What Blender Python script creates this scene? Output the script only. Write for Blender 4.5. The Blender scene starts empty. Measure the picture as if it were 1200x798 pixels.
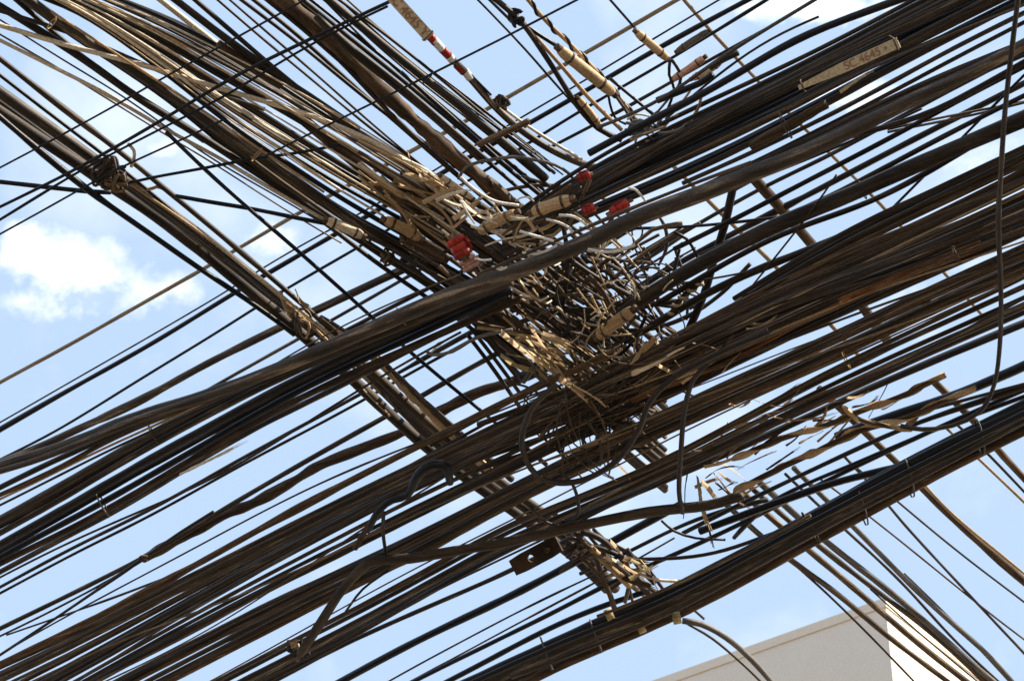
import bpy, math, random
from mathutils import Vector, Matrix, noise
R = random.Random(11)
scene = bpy.context.scene
COL = scene.collection
rad = math.radians

# ------------------------------------------------------------------ camera
CAM = Vector((0, 0, 1.6)); PITCH = 45; ROLL = 4; FPX = 2400.0
cam_rot = (Matrix.Rotation(rad(90 + PITCH), 3, 'X') @ Matrix.Rotation(rad(ROLL), 3, 'Z'))
cd = bpy.data.cameras.new('camera'); cam = bpy.data.objects.new('camera', cd); COL.objects.link(cam)
cam.matrix_world = Matrix.Translation(CAM) @ cam_rot.to_4x4()
cd.sensor_width = 36; cd.lens = 36 * FPX / 1200; cd.clip_end = 5000; cd.clip_start = 0.1
cd.dof.use_dof = True; cd.dof.focus_distance = 6.7; cd.dof.aperture_fstop = 11
scene.camera = cam

def ray(x, y):
    return (cam_rot @ Vector(((x - 600) / FPX, -(y - 399) / FPX, -1))).normalized()
def P(x, y, z):
    d = ray(x, y); return CAM + d * ((z - CAM.z) / d.z)
def at_dist(x, y, dist):
    return CAM + ray(x, y) * dist
def px(p):            # metres covered by one photograph pixel at p
    return (p - CAM).length / FPX

# ------------------------------------------------------------------ materials
def mat(name, a, b, rough=.6, scale=9, c=None, lo=.38, hi=.62, bump=.25, spec=.22, var=.5):
    m = bpy.data.materials.new(name); m.use_nodes = True
    nt = m.node_tree; N = nt.nodes; L = nt.links
    bs = N['Principled BSDF']
    tc = N.new('ShaderNodeTexCoord')
    oi = N.new('ShaderNodeObjectInfo')
    n1 = N.new('ShaderNodeTexNoise'); n1.inputs['Scale'].default_value = scale; n1.inputs['Detail'].default_value = 8
    n1.inputs['Roughness'].default_value = .65
    add = N.new('ShaderNodeVectorMath'); add.operation = 'ADD'
    L.new(tc.outputs['Object'], add.inputs[0]); L.new(oi.outputs['Random'], add.inputs[1])
    at = N.new('ShaderNodeAttribute'); at.attribute_name = 'along'
    v0 = N.new('ShaderNodeVectorMath'); v0.operation = 'SCALE'; v0.inputs['Scale'].default_value = .16
    L.new(at.outputs['Vector'], v0.inputs[0])
    v1 = N.new('ShaderNodeVectorMath'); v1.operation = 'MULTIPLY_ADD'; v1.inputs[1].default_value = (.35, .35, .35)
    L.new(add.outputs[0], v1.inputs[0]); L.new(v0.outputs[0], v1.inputs[2])
    L.new(v1.outputs[0], n1.inputs['Vector'])
    # random per object shifts how much dust lies on the cable
    ma = N.new('ShaderNodeMath'); ma.operation = 'MULTIPLY_ADD'
    L.new(oi.outputs['Random'], ma.inputs[0]); ma.inputs[1].default_value = var * .35; ma.inputs[2].default_value = -var * .175
    sm = N.new('ShaderNodeMath'); sm.operation = 'ADD'
    L.new(n1.outputs['Fac'], sm.inputs[0]); L.new(ma.outputs[0], sm.inputs[1])
    r = N.new('ShaderNodeValToRGB'); L.new(sm.outputs[0], r.inputs['Fac'])
    r.color_ramp.elements[0].position = lo; r.color_ramp.elements[0].color = (*a, 1)
    r.color_ramp.elements[1].position = hi; r.color_ramp.elements[1].color = (*b, 1)
    if c:
        e = r.color_ramp.elements.new(min(hi + .12, .95)); e.color = (*c, 1)
    n2 = N.new('ShaderNodeTexNoise'); n2.inputs['Scale'].default_value = 160; n2.inputs['Detail'].default_value = 4
    L.new(tc.outputs['Object'], n2.inputs['Vector'])
    mx = N.new('ShaderNodeMix'); mx.data_type = 'RGBA'; mx.blend_type = 'MULTIPLY'; mx.inputs['Factor'].default_value = .5
    L.new(r.outputs['Color'], mx.inputs['A'])
    r2 = N.new('ShaderNodeValToRGB'); r2.color_ramp.elements[0].position = .35; r2.color_ramp.elements[0].color = (.35, .32, .3, 1)
    r2.color_ramp.elements[1].position = .6; r2.color_ramp.elements[1].color = (1, 1, 1, 1)
    L.new(n2.outputs['Fac'], r2.inputs['Fac']); L.new(r2.outputs['Color'], mx.inputs['B'])
    L.new(mx.outputs['Result'], bs.inputs['Base Color'])
    bs.inputs['Roughness'].default_value = rough
    bs.inputs['Specular IOR Level'].default_value = spec
    bp = N.new('ShaderNodeBump'); bp.inputs['Strength'].default_value = bump; bp.inputs['Distance'].default_value = .002
    L.new(n2.outputs['Fac'], bp.inputs['Height']); L.new(bp.outputs['Normal'], bs.inputs['Normal'])
    return m
M = {
 'k': mat('black_sheath', (.020, .016, .0135), (.078, .059, .043), .55, 6, (.32, .24, .165), .40, .62),
 'G': mat('grimy_brown_black_jacket', (.028, .021, .015), (.10, .072, .048), .65, 5, (.24, .18, .12), .38, .62),
 'n': mat('clean_black_sheath', (.008, .010, .014), (.020, .020, .024), .42, 5, None, .4, .7),
 'd': mat('dusty_sheath', (.032, .023, .016), (.15, .107, .068), .7, 7, (.50, .39, .26), .36, .60),
 'b': mat('brown_grimy_sheath', (.042, .027, .017), (.155, .100, .058), .8, 9, (.44, .32, .20), .36, .6),
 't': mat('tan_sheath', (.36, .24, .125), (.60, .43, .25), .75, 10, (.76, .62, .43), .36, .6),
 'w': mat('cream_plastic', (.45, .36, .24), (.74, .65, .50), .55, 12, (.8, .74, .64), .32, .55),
 's': mat('weathered_steel_strand', (.20, .15, .10), (.36, .29, .20), .7, 12, None, .35, .6),
 'o': mat('rusty_orange_sheath', (.06, .028, .014), (.20, .085, .034), .8, 9, (.45, .22, .09), .3, .55),
 'r': mat('red_plastic', (.07, .010, .008), (.42, .025, .018), .45, 40, (.50, .08, .05), .36, .56),
 'p': mat('faded_pink_plastic', (.45, .20, .15), (.62, .36, .28), .6, 20, (.7, .55, .4), .3, .55),
 'g': mat('grey_sheath', (.07, .065, .06), (.18, .165, .15), .6, 8, (.30, .27, .23), .38, .62),
 'y': mat('yellowed_tape', (.42, .32, .13), (.62, .50, .26), .55, 30, None, .35, .6),
 'pl': mat('tag_plate_plastic', (.50, .40, .26), (.60, .50, .34), .5, 30, None, .35, .6),
 'ink': mat('tag_red_ink', (.26, .13, .08), (.36, .20, .13), .7, 60, None, .35, .6),
 'W': mat('white_wrap', (.55, .52, .47), (.78, .75, .70), .5, 40, None, .3, .5),
}

# ------------------------------------------------------------------ mesh helpers
def cr(pts, step):
    """Catmull-Rom through 3-D points, resampled about every `step` metres."""
    if len(pts) == 2:
        n = max(2, int((pts[1] - pts[0]).length / step) + 1)
        return [pts[0].lerp(pts[1], i / (n - 1)) for i in range(n)]
    q = [pts[0] * 2 - pts[1]] + list(pts) + [pts[-1] * 2 - pts[-2]]
    out = []
    for i in range(1, len(q) - 2):
        a, b, c, d = q[i - 1:i + 3]
        n = max(2, int((c - b).length / step) + 1)
        for k in range(n):
            t = k / n
            out.append(.5 * ((2 * b) + (c - a) * t + (2 * a - 5 * b + 4 * c - d) * t * t + (3 * b - a - 3 * c + d) * t ** 3))
    out.append(pts[-1].copy())
    return out
def frames(path):
    n = len(path); T = []
    for i in range(n):
        v = path[min(i + 1, n - 1)] - path[max(i - 1, 0)]
        T.append(v.normalized() if v.length > 1e-9 else Vector((1, 0, 0)))
    up = Vector((0, 0, 1)) if abs(T[0].z) < .9 else Vector((1, 0, 0))
    u = T[0].cross(up).normalized(); F = []
    for t in T:
        u = (u - t * u.dot(t))
        u = u.normalized() if u.length > 1e-6 else t.orthogonal().normalized()
        F.append((t, u, t.cross(u)))
    return F
class MB:
    def __init__(s): s.v = []; s.f = []; s.al = {}
    def tube(s, path, r, seg=8, rf=None, flat=1.0):
        F = frames(path); b = len(s.v)
        acc = 0.0
        for i, (p, (t, u, w)) in enumerate(zip(path, F)):
            if i: acc += (p - path[i - 1]).length
            rr = rf(i / (len(path) - 1), p) * r if rf else r
            for k in range(seg):
                a = 2 * math.pi * k / seg
                s.al[len(s.v)] = (math.cos(a), math.sin(a), acc * 5.0)
                s.v.append(p + u * (math.cos(a) * rr) + w * (math.sin(a) * rr * flat))
        for i in range(len(path) - 1):
            for k in range(seg):
                k2 = (k + 1) % seg
                s.f.append((b + i * seg + k, b + i * seg + k2, b + (i + 1) * seg + k2, b + (i + 1) * seg + k))
        s.f.append(tuple(b + k for k in range(seg))[::-1])
        e = b + (len(path) - 1) * seg
        s.f.append(tuple(e + k for k in range(seg)))
    def box(s, o, x, y, z):      # centre, half-axis vectors
        b = len(s.v)
        for i in (-1, 1):
            for j in (-1, 1):
                for k in (-1, 1): s.v.append(o + x * i + y * j + z * k)
        for q in ((0,1,3,2),(4,6,7,5),(0,4,5,1),(2,3,7,6),(0,2,6,4),(1,5,7,3)): s.f.append(tuple(b + i for i in q))
    def build(s, name, m, parent=None, smooth=True, origin=None):
        o0 = origin if origin is not None else (s.v[0].copy() if s.v else Vector())
        if parent is not None: o0 = parent.location.copy()
        me = bpy.data.meshes.new(name)
        me.from_pydata([tuple(v - o0) for v in s.v], [], s.f)
        at = me.attributes.new('along', 'FLOAT_VECTOR', 'POINT')
        for i, v in s.al.items(): at.data[i].vector = v
        if smooth: me.shade_smooth()
        me.materials.append(M[m] if isinstance(m, str) else m)
        o = bpy.data.objects.new(name, me); COL.objects.link(o)
        if parent is not None: o.parent = parent
        else: o.location = o0
        return o
def tag(o, label, cat, group=None):
    o['label'] = label; o['category'] = cat
    if group: o['group'] = group
    return o
def root(name, loc):
    o = bpy.data.objects.new(name, None); COL.objects.link(o); o.location = loc; o.empty_display_size = .05
    return o
def parse(s, z):
    pts = []
    for q in s.split():
        c = [float(v) for v in q.split(',')]
        pts.append((c[0], c[1], c[2] if len(c) > 2 else z))
    return pts
def edge(p):
    return p[0] < 4 or p[0] > 1196 or p[1] < 4 or p[1] > 794
EXT = 7.0
def world_path(pts, ext=True, step=.05):
    w = [P(*p) for p in pts]
    a, b = edge(pts[0]) and ext, edge(pts[-1]) and ext
    core = cr(w, step)
    if a:
        d = (core[0] - core[min(4, len(core) - 1)]).normalized(); d.z = 0
        core = [core[0] + d * (EXT * (1 - k / 6)) for k in range(6)] + core
    if b:
        d = (core[-1] - core[max(-5, -len(core))]).normalized(); d.z = 0
        core = core + [core[-1] + d * (EXT * (k + 1) / 6) for k in range(6)]
    return core, w
def wob(path, amp, sc, seed):
    o = Vector((seed * 7.3, seed * 3.1, seed))
    return [p + Vector((noise.noise(p * sc + o), noise.noise(p * sc + o + Vector((9, 0, 0))), .6 * noise.noise(p * sc + o + Vector((0, 9, 0))))) * amp for p in path]
SEED = [0]
GRP = {}
def relax(path, n):
    for _ in range(n):
        path = [path[0]] + [(path[i - 1] + path[i] * 2 + path[i + 1]) / 4 for i in range(1, len(path) - 1)] + [path[-1]]
    return path
def cable(m, w, z, pts, label, group='cables strung across the sky', cat='cable', name=None, wobble=1.0, seg=8, step=.05, sm=0):
    SEED[0] += 1
    pp = parse(pts, z) if isinstance(pts, str) else pts
    path, cw = world_path(pp, step=step)
    mid = cw[len(cw) // 2]
    r = w * .5 * px(mid)
    if sm: path = relax(path, sm)
    path = wob(path, .003 * wobble, 1.6, SEED[0])
    b = MB(); sd = SEED[0]
    b.tube(path, r, seg, rf=lambda t, p: 1 + .12 * noise.noise(p * 9 + Vector((sd, 0, 0))) + .32 * max(0, min(1, (noise.noise(p * 1.7 + Vector((0, sd * 3.3, 0))) - .34) * 9)))
    o = b.build(name or ('thin_wire' if w < 3.6 else 'cable' if w < 12 else 'thick_cable'), m)
    return tag(o, label, cat, group)

def helix(m1, m2, w, z, pts, label, pitch=4.0, cover=.3, group=None, name='spiral_wrapped_cable', core=.72):
    """Core cable with a strip wound round it."""
    path, cw = world_path(parse(pts, z), step=.012)
    mid = cw[len(cw) // 2]; r = w * .5 * px(mid)
    t = root(name, path[len(path) // 2])
    b = MB(); b.tube(path, r * core, 8); b.build('core', m1, t)
    F = frames(path); hp = []; s = 0
    for i, p in enumerate(path):
        if i: s += (p - path[i - 1]).length
        hp.append((s, p, F[i]))
    out = []; L = hp[-1][0]; n = int(L / (r * pitch) * 14); j = 0
    for k in range(n + 1):
        q = L * k / n
        while j < len(hp) - 2 and hp[j + 1][0] < q: j += 1
        s0, p0, f = hp[j]; s1, p1, _ = hp[j + 1]
        p = p0.lerp(p1, (q - s0) / max(1e-9, s1 - s0)); a = 2 * math.pi * q / (r * pitch)
        out.append(p + (f[1] * math.cos(a) + f[2] * math.sin(a)) * r * (core))
    b = MB(); b.tube(out, r * cover, 6); b.build('wound_strip', m2, t)
    return tag(t, label, 'cable', group or 'cables wound with strips')

def wrapped(m, w, z, pts, label, lump=.3, freq=14, group='taped and crusted cables', name='taped_cable'):
    path, cw = world_path(parse(pts, z), step=.012)
    mid = cw[len(cw) // 2]; r = w * .5 * px(mid)
    b = MB()
    acc = [0.0]; last = [path[0]]
    def rf(t, p):
        acc[0] += (p - last[0]).length; last[0] = p
        return .82 + lump * (.5 * noise.noise(p * freq * 2) + .55 * abs(math.sin(acc[0] * freq)) ** .6)
    b.tube(path, r, 12, rf=rf)
    o = b.build(name, m); return tag(o, label, 'cable', group)

def pl_eval(pl, x):
    if x <= pl[0][0]: a, b = pl[0], pl[1]
    elif x >= pl[-1][0]: a, b = pl[-2], pl[-1]
    else:
        for i in range(len(pl) - 1):
            if pl[i][0] <= x <= pl[i + 1][0]: a, b = pl[i], pl[i + 1]; break
    return a[1] + (b[1] - a[1]) * (x - a[0]) / (b[0] - a[0])
def smooth_eval(pl, x, s=28):
    return sum(pl_eval(pl, x + k * s) * w for k, w in ((-1, .25), (0, .5), (1, .25)))
def band(n, wr, zr, mats, up, lo, label, group, drift=1.0, jit=.25, xs=None, dx=75, name=None):
    U = [tuple(map(float, q.split(','))) for q in up.split()]
    Lo = [tuple(map(float, q.split(','))) for q in lo.split()]
    x0, x1 = (xs if xs else (max(U[0][0], Lo[0][0]), min(U[-1][0], Lo[-1][0])))
    for i in range(n):
        w = R.uniform(*wr); z = R.uniform(*zr); ph = R.uniform(0, 6.28); fr = R.uniform(.25, .9)
        base = (i + .5 + R.uniform(-jit, jit)) / n; pts = []
        k = int(math.ceil((x1 - x0) / dx)) + 1
        for j in range(k):
            x = x0 + (x1 - x0) * j / (k - 1)
            t = base + drift * .5 / n * math.sin(ph + fr * (x / 220.0)) + drift * .03 / n * math.sin(ph * 3 + x / 60.0)
            y = smooth_eval(U, x) * (1 - t) + smooth_eval(Lo, x) * t
            pts.append((x, y, z))
        cable(R.choice(mats), w, z, pts, label, group, name=name, wobble=.7, sm=24 if dx > 60 else 6)

def sleeve(m, w, z, pts, label, cat='cable splice', name='splice_sleeve', taper=.25, cap=None):
    """tubular closure with a body and two narrower end caps"""
    pp = parse(pts, z); path = cr([P(*p) for p in pp], .006)
    r = w * .5 * px(path[0])
    t = root(name, path[len(path) // 2])
    def rf(u, p):
        e = min(u, 1 - u) / .16
        return 1 - taper * (1 - min(1, e)) ** 2
    b = MB(); b.tube(path, r, 14, rf=lambda u, p: rf(u, p) * (1 + .06 * noise.noise(p * 40)))
    b.build('body', m, t)
    n = len(path)
    for k, (i, s) in enumerate(((0, -1), (n - 1, 1))):
        d = (path[min(n - 1, i + 1)] - path[max(0, i - 1)]).normalized() * s
        c = MB(); c.tube([path[i] - d * r * .1, path[i] + d * r * .5, path[i] + d * r * .9], r * .62, 12)
        c.build('end_cap', cap or 'b', t)
        c2 = MB(); q = path[int(n * (.22 if k == 0 else .78))]; q2 = path[min(n - 1, int(n * (.22 if k == 0 else .78)) + 1)]
        dd = (q2 - q).normalized() * r * .22
        c2.tube([q - dd, q + dd], r * 1.07, 14); c2.build('clamp_ring', cap or 'b', t)
    return tag(t, label, cat, 'splice sleeves in the wires')

def strip(m, w, z, pts, label, cat='plastic strip', name='torn_strip', thick=.16, group=None):
    pp = parse(pts, z) if isinstance(pts, str) else pts; path = cr([P(*p) for p in pp], .008)
    r = w * .5 * px(path[0]); n = len(path); sd = R.uniform(0, 99)
    F = frames(path); b = MB(); tw0 = R.uniform(-.5, .5); tw1 = R.uniform(-1.6, 1.6)
    view = ((CAM - path[0]).normalized() + sv).normalized()   # torn sheath lies with its width towards the sun side
    def blade(path, F, r, off, t0, t1, w0, w1):
        base = len(b.v); rows = []
        for i in range(n):
            t = i / (n - 1)
            if t < t0 or t > t1: continue
            q = (t - t0) / max(1e-6, t1 - t0); T, u, v = F[i]
            a = tw0 + tw1 * t; side = view.cross(T).normalized(); nn = T.cross(side)
            sdv = side * math.cos(a) + nn * math.sin(a); nv = nn * math.cos(a) - side * math.sin(a)
            ww = r * (w0 + (w1 - w0) * q) * (1 + .3 * noise.noise(path[i] * 45 + Vector((sd + off, 0, 0))))
            c = path[i] + sdv * r * off * (.5 + 1.3 * q * abs(off)) + nv * r * .3 * math.sin(t * 5 + sd)
            rows.append((c + sdv * ww, c + nv * r * thick, c - sdv * ww, c - nv * r * thick))
        for q4 in rows: b.v += list(q4)
        for i in range(len(rows) - 1):
            for k in range(4):
                k2 = (k + 1) % 4; b.f.append((base + i * 4 + k, base + i * 4 + k2, base + i * 4 + 4 + k2, base + i * 4 + 4 + k))
    blade(path, F, r, 0, 0, .8, .8, .75)
    blade(path, F, r, .55, .25, .92, .35, .06); blade(path, F, r, -.5, .4, 1, .38, .05); blade(path, F, r, .1, .5, 1, .4, .04)
    return tag(b.build(name, m, smooth=False), label, cat, group)

def ribbon(w, z, pts, label, turns=.42, m1='t', m2='b'):
    path, cw = world_path(parse(pts, z), step=.01); r = w * .5 * px(cw[len(cw) // 2])
    t = root('spiral_wrapped_cable', path[len(path) // 2]); F = frames(path)
    b = MB(); b.tube(path, r * .55, 8); b.build('core', m2, t)
    b = MB(); acc = 0; rows = []
    for i, (p, (T, u, v)) in enumerate(zip(path, F)):
        if i: acc += (p - path[i - 1]).length
        a = acc / (r * 7.5 / turns) * 2 * math.pi
        o = u * math.cos(a) + v * math.sin(a); q = T.cross(o); c = p + o * r * .50
        hw = r * (1.25 + .2 * noise.noise(p * 30))
        ax2 = (q * .75 - T * .35).normalized(); hw *= 1 + .35 * noise.noise(p * 14)
        rows.append((c + ax2 * hw * .75 + o * r * .0, c + o * r * .34, c - ax2 * hw * .75, c - o * r * .05))
    for q4 in rows: b.v += list(q4)
    for i in range(len(rows) - 1):
        for k in range(4):
            k2 = (k + 1) % 4; b.f.append((i * 4 + k, i * 4 + k2, i * 4 + 4 + k2, i * 4 + 4 + k))
    b.build('wound_strip', m1, t)
    return tag(t, label, 'cable', 'cables wound with strips')

def knot(m, x, y, z, rpx, n, wpx, label, cat='wire knot', name='wire_knot', el=(1, 1)):
    c = P(x, y, z); s = px(c); pts = []
    for i in range(n):
        a = R.uniform(0, 6.28); e = R.uniform(.3, 1)
        v = cam_rot @ Vector((math.cos(a) * e * el[0], math.sin(a) * e * el[1], R.uniform(-.6, .6)))
        pts.append(c + v * rpx * s)
    b = MB(); b.tube(cr(pts, .008), wpx * .5 * s, 6)
    return tag(b.build(name, m), label, cat)

exec_order = []
# ================================================================== SKY, GROUND, BUILDING
def set_world():
    w = bpy.data.worlds.new('World'); scene.world = w; w.use_nodes = True
    nt = w.node_tree; N = nt.nodes; L = nt.links
    bg = N['Background']
    sk = N.new('ShaderNodeTexSky'); sk.sky_type = 'NISHITA'; sk.sun_disc = False
    sk.sun_elevation = rad(SUN_EL); sk.sun_rotation = rad(SUN_AZ); sk.air_density = 1.0; sk.dust_density = 1.2; sk.ozone_density = 1.0
    tc = N.new('ShaderNodeTexCoord')
    def vm(op, a, b=None):
        n = N.new('ShaderNodeVectorMath'); n.operation = op
        if isinstance(a, (tuple, Vector)): n.inputs[0].default_value = a
        else: L.new(a, n.inputs[0])
        if b is not None:
            if isinstance(b, (tuple, Vector)): n.inputs[1].default_value = b
            else: L.new(b, n.inputs[1])
        return n
    def mt(op, a, b=None, c=None, clamp=False):
        n = N.new('ShaderNodeMath'); n.operation = op; n.use_clamp = clamp
        for i, v in enumerate((a, b, c)):
            if v is None: continue
            if isinstance(v, (int, float)): n.inputs[i].default_value = v
            else: L.new(v, n.inputs[i])
        return n.outputs[0]
    D = tc.outputs['Generated']
    nz = N.new('ShaderNodeTexNoise'); nz.inputs['Scale'].default_value = 26; nz.inputs['Detail'].default_value = 7; nz.inputs['Roughness'].default_value = .6
    L.new(D, nz.inputs['Vector'])
    nb = N.new('ShaderNodeTexNoise'); nb.inputs['Scale'].default_value = 9; nb.inputs['Detail'].default_value = 5
    L.new(D, nb.inputs['Vector'])
    off = vm('SCALE', vm('SUBTRACT', nz.outputs['Color'], (.5, .5, .5)).outputs[0]); off.inputs['Scale'].default_value = .030
    Dw = vm('ADD', D, off.outputs[0]).outputs[0]
    total = None
    for (x, y, rx, ry, s) in CLOUDS:
        c = ray(x, y); ex = (ray(x + 10, y) - ray(x - 10, y)).normalized(); ey = (ray(x, y + 10) - ray(x, y - 10)).normalized()
        d = vm('SUBTRACT', Dw, c).outputs[0]
        a = vm('DOT_PRODUCT', d, ex * (FPX / rx)).outputs['Value']; b = vm('DOT_PRODUCT', d, ey * (FPX / ry)).outputs['Value']
        q = mt('ADD', mt('MULTIPLY', a, a), mt('MULTIPLY', b, b))
        front = mt('GREATER_THAN', vm('DOT_PRODUCT', D, c).outputs['Value'], .5)
        g = mt('MULTIPLY', mt('MULTIPLY', mt('POWER', 2.718, mt('MULTIPLY', q, -1.0)), s), front)
        total = g if total is None else mt('ADD', total, g)
    nf = N.new('ShaderNodeTexNoise'); nf.inputs['Scale'].default_value = 34; nf.inputs['Detail'].default_value = 10; nf.inputs['Roughness'].default_value = .62
    L.new(D, nf.inputs['Vector'])
    amp = mt('MINIMUM', mt('MULTIPLY', total, 2.0), 1.0)
    ed = mt('ADD', total, mt('MULTIPLY', mt('MULTIPLY_ADD', nf.outputs['Fac'], 2.6, -1.3), amp))
    cov = mt('MULTIPLY', mt('MULTIPLY_ADD', ed, 1.15, -.16, clamp=True), mt('MULTIPLY_ADD', nf.outputs['Fac'], .5, .68))
    # far fair-weather clouds over the rest of the sky
    rest = mt('MULTIPLY', mt('SUBTRACT', nb.outputs['Fac'], .52, clamp=True), 1.2)
    cov = mt('ADD', cov, rest, clamp=True)
    cov = mt('SMOOTH_MIN', cov, 1.0, .2)
    mx = N.new('ShaderNodeMix'); mx.data_type = 'RGBA'
    L.new(cov, mx.inputs['Factor'])
    # thin milky veil: part of the light-blue midday sky
    veil = N.new('ShaderNodeMix'); veil.data_type = 'RGBA'; veil.inputs['Factor'].default_value = VEIL
    L.new(sk.outputs['Color'], veil.inputs['A']); veil.inputs['B'].default_value = VEILC
    L.new(veil.outputs['Result'], mx.inputs['A']); mx.inputs['B'].default_value = CLOUDC
    L.new(mx.outputs['Result'], bg.inputs['Color']); bg.inputs['Strength'].default_value = SKY_STR
SUN_EL = 44; SUN_AZ = 113; SKY_STR = .071
VEIL = .62; VEILC = (5.4, 7.0, 9.35, 1); CLOUDC = (12.5, 12.3, 12.2, 1)
CLOUDS = [(85, 315, 58, 27, .95), (32, 292, 26, 22, .8), (190, 345, 50, 26, .5), (60, 360, 60, 22, .45), (70, 112, 14, 9, .2), (190, 172, 22, 16, .25), (325, 285, 40, 24, .42),
          (960, 8, 90, 18, .7), (985, 112, 60, 22, .5), (1120, 205, 90, 26, .25), (1180, 160, 60, 40, .15), (870, 250, 90, 60, .12), (760, 370, 120, 90, .12), (1080, 350, 130, 70, .2), (800, 530, 120, 40, .12), (60, 560, 160, 50, .1)]
set_world()
sd = bpy.data.lights.new('sun', 'SUN'); sun = bpy.data.objects.new('sun', sd); COL.objects.link(sun)
sd.energy = 5.0; sd.angle = rad(.5); sd.color = (1, .90, .76)
az = rad(SUN_AZ); el = rad(SUN_EL)
sv = Vector((math.sin(az) * math.cos(el), math.cos(az) * math.cos(el), math.sin(el)))
sun.rotation_euler = sv.to_track_quat('Z', 'Y').to_euler(); sun.location = (0, 0, 30)
scene.view_settings.view_transform = 'Standard'; scene.view_settings.look = 'None'; scene.view_settings.exposure = 1.1
scene.view_settings.gamma = 1
scene.cycles.max_bounces = 6

def ground():
    b = MB(); S = 3000
    for q in ((-S, -S), (S, -S), (S, S), (-S, S)): b.v.append(Vector((*q, 0)))
    b.f.append((0, 1, 2, 3))
    o = b.build('ground', mat('pale_dusty_concrete', (.20, .16, .115), (.29, .235, .17), .9, .4, None, .35, .65), smooth=False, origin=Vector())
    o['kind'] = 'structure'
    b = MB()
    A = (P(300, 445, 6) - P(600, 320, 6)).normalized(); A.z = 0; A.normalize(); Bn = Vector((-A.y, A.x, 0))
    c = Vector((0, 3, .004))
    for s, t in ((-1, -1), (1, -1), (1, 1), (-1, 1)): b.v.append(c + A * 400 * s + Bn * 4.5 * t)
    b.f.append((0, 1, 2, 3))
    o = b.build('road', mat('worn_asphalt', (.045, .043, .04), (.075, .07, .065), .9, 2, None, .35, .65), smooth=False, origin=Vector()); o['kind'] = 'structure'
    for s in (-1, 1):
        k = MB(); k.box(c + Bn * s * 4.62 + Vector((0, 0, .06)), A * 400, Bn * .12, Vector((0, 0, .065)))
        o = k.build('kerb', mat('kerb_concrete', (.28, .26, .23), (.36, .34, .30), .9, 3), smooth=False); o['kind'] = 'structure'
ground()

def building():
    H = 19.0
    zt = H
    C = P(1037, 701, zt)                    # upper corner of the block
    Lp = P(765, 798, zt); Rp = P(1160, 798, zt)
    dl = (Lp - C); dl.z = 0; dl.normalize(); dr = (Rp - C); dr.z = 0; dr.normalize()
    wallm = mat('painted_render', (.80, .71, .59), (.86, .78, .66), .85, .7, None, .3, .7, bump=.15, var=0)
    trim = mat('cream_parapet_paint', (.80, .69, .54), (.85, .76, .62), .8, 1.5, None, .3, .7, var=0)
    t = root('rendered_building', Vector((C.x, C.y, 0)))
    Ll, Lr = 26.0, 16.0
    p = [C, C + dl * Ll, C + dl * Ll + dr * Lr, C + dr * Lr]
    def prism(pts, z0, z1):
        b = MB(); n = len(pts)
        for z in (z0, z1):
            for q in pts: b.v.append(Vector((q.x, q.y, z)))
        b.f.append(tuple(range(n))[::-1]); b.f.append(tuple(range(n, 2 * n)))
        for i in range(n):
            j = (i + 1) % n; b.f.append((i, j, n + j, n + i))
        return b
    prism(p, -.2, zt - .15).build('wall', wallm, t, smooth=False)
    o = .02
    q = [C - dl * o - dr * o, p[1] + dl * o - dr * o, p[2] + dl * o + dr * o, p[3] + dr * o - dl * o]
    prism(q, zt - .147, zt).build('parapet', trim, t, smooth=False)
    # storeys below the frame: windows that a side-step could show
    glass = mat('window_glass', (.03, .04, .05), (.05, .06, .07), .1, 2)
    for d, nrm0, LL in ((dl, -dr, Ll), (dr, -dl, Lr)):
        n = Vector((d.y, -d.x, 0));
        if n.dot(nrm0) < 0: n = -n
        for fl in range(4):
            for k in range(int(LL / 3.2)):
                c = C + d * (2 + 3.2 * k); c.z = 1.9 + fl * 3.2
                f = MB(); f.box(c + n * .03, d * .75, n * .05, Vector((0, 0, .8))); fr = f.build('window', trim, t, smooth=False)
                g = MB(); g.box(c + n * .06, d * .66, n * .03, Vector((0, 0, .71)))
                go = g.build('pane', glass, t, smooth=False); go.parent = fr
    tag(t, 'pale flat-roofed building with a cream parapet rising behind the wires at lower right', 'building')
building()
# ================================================================== CABLES traced one by one
GA = 'cables running from lower left to upper right'
GB = 'cables running from upper left to lower right'
GT = 'odd ends and loops in the central tangle'
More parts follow.
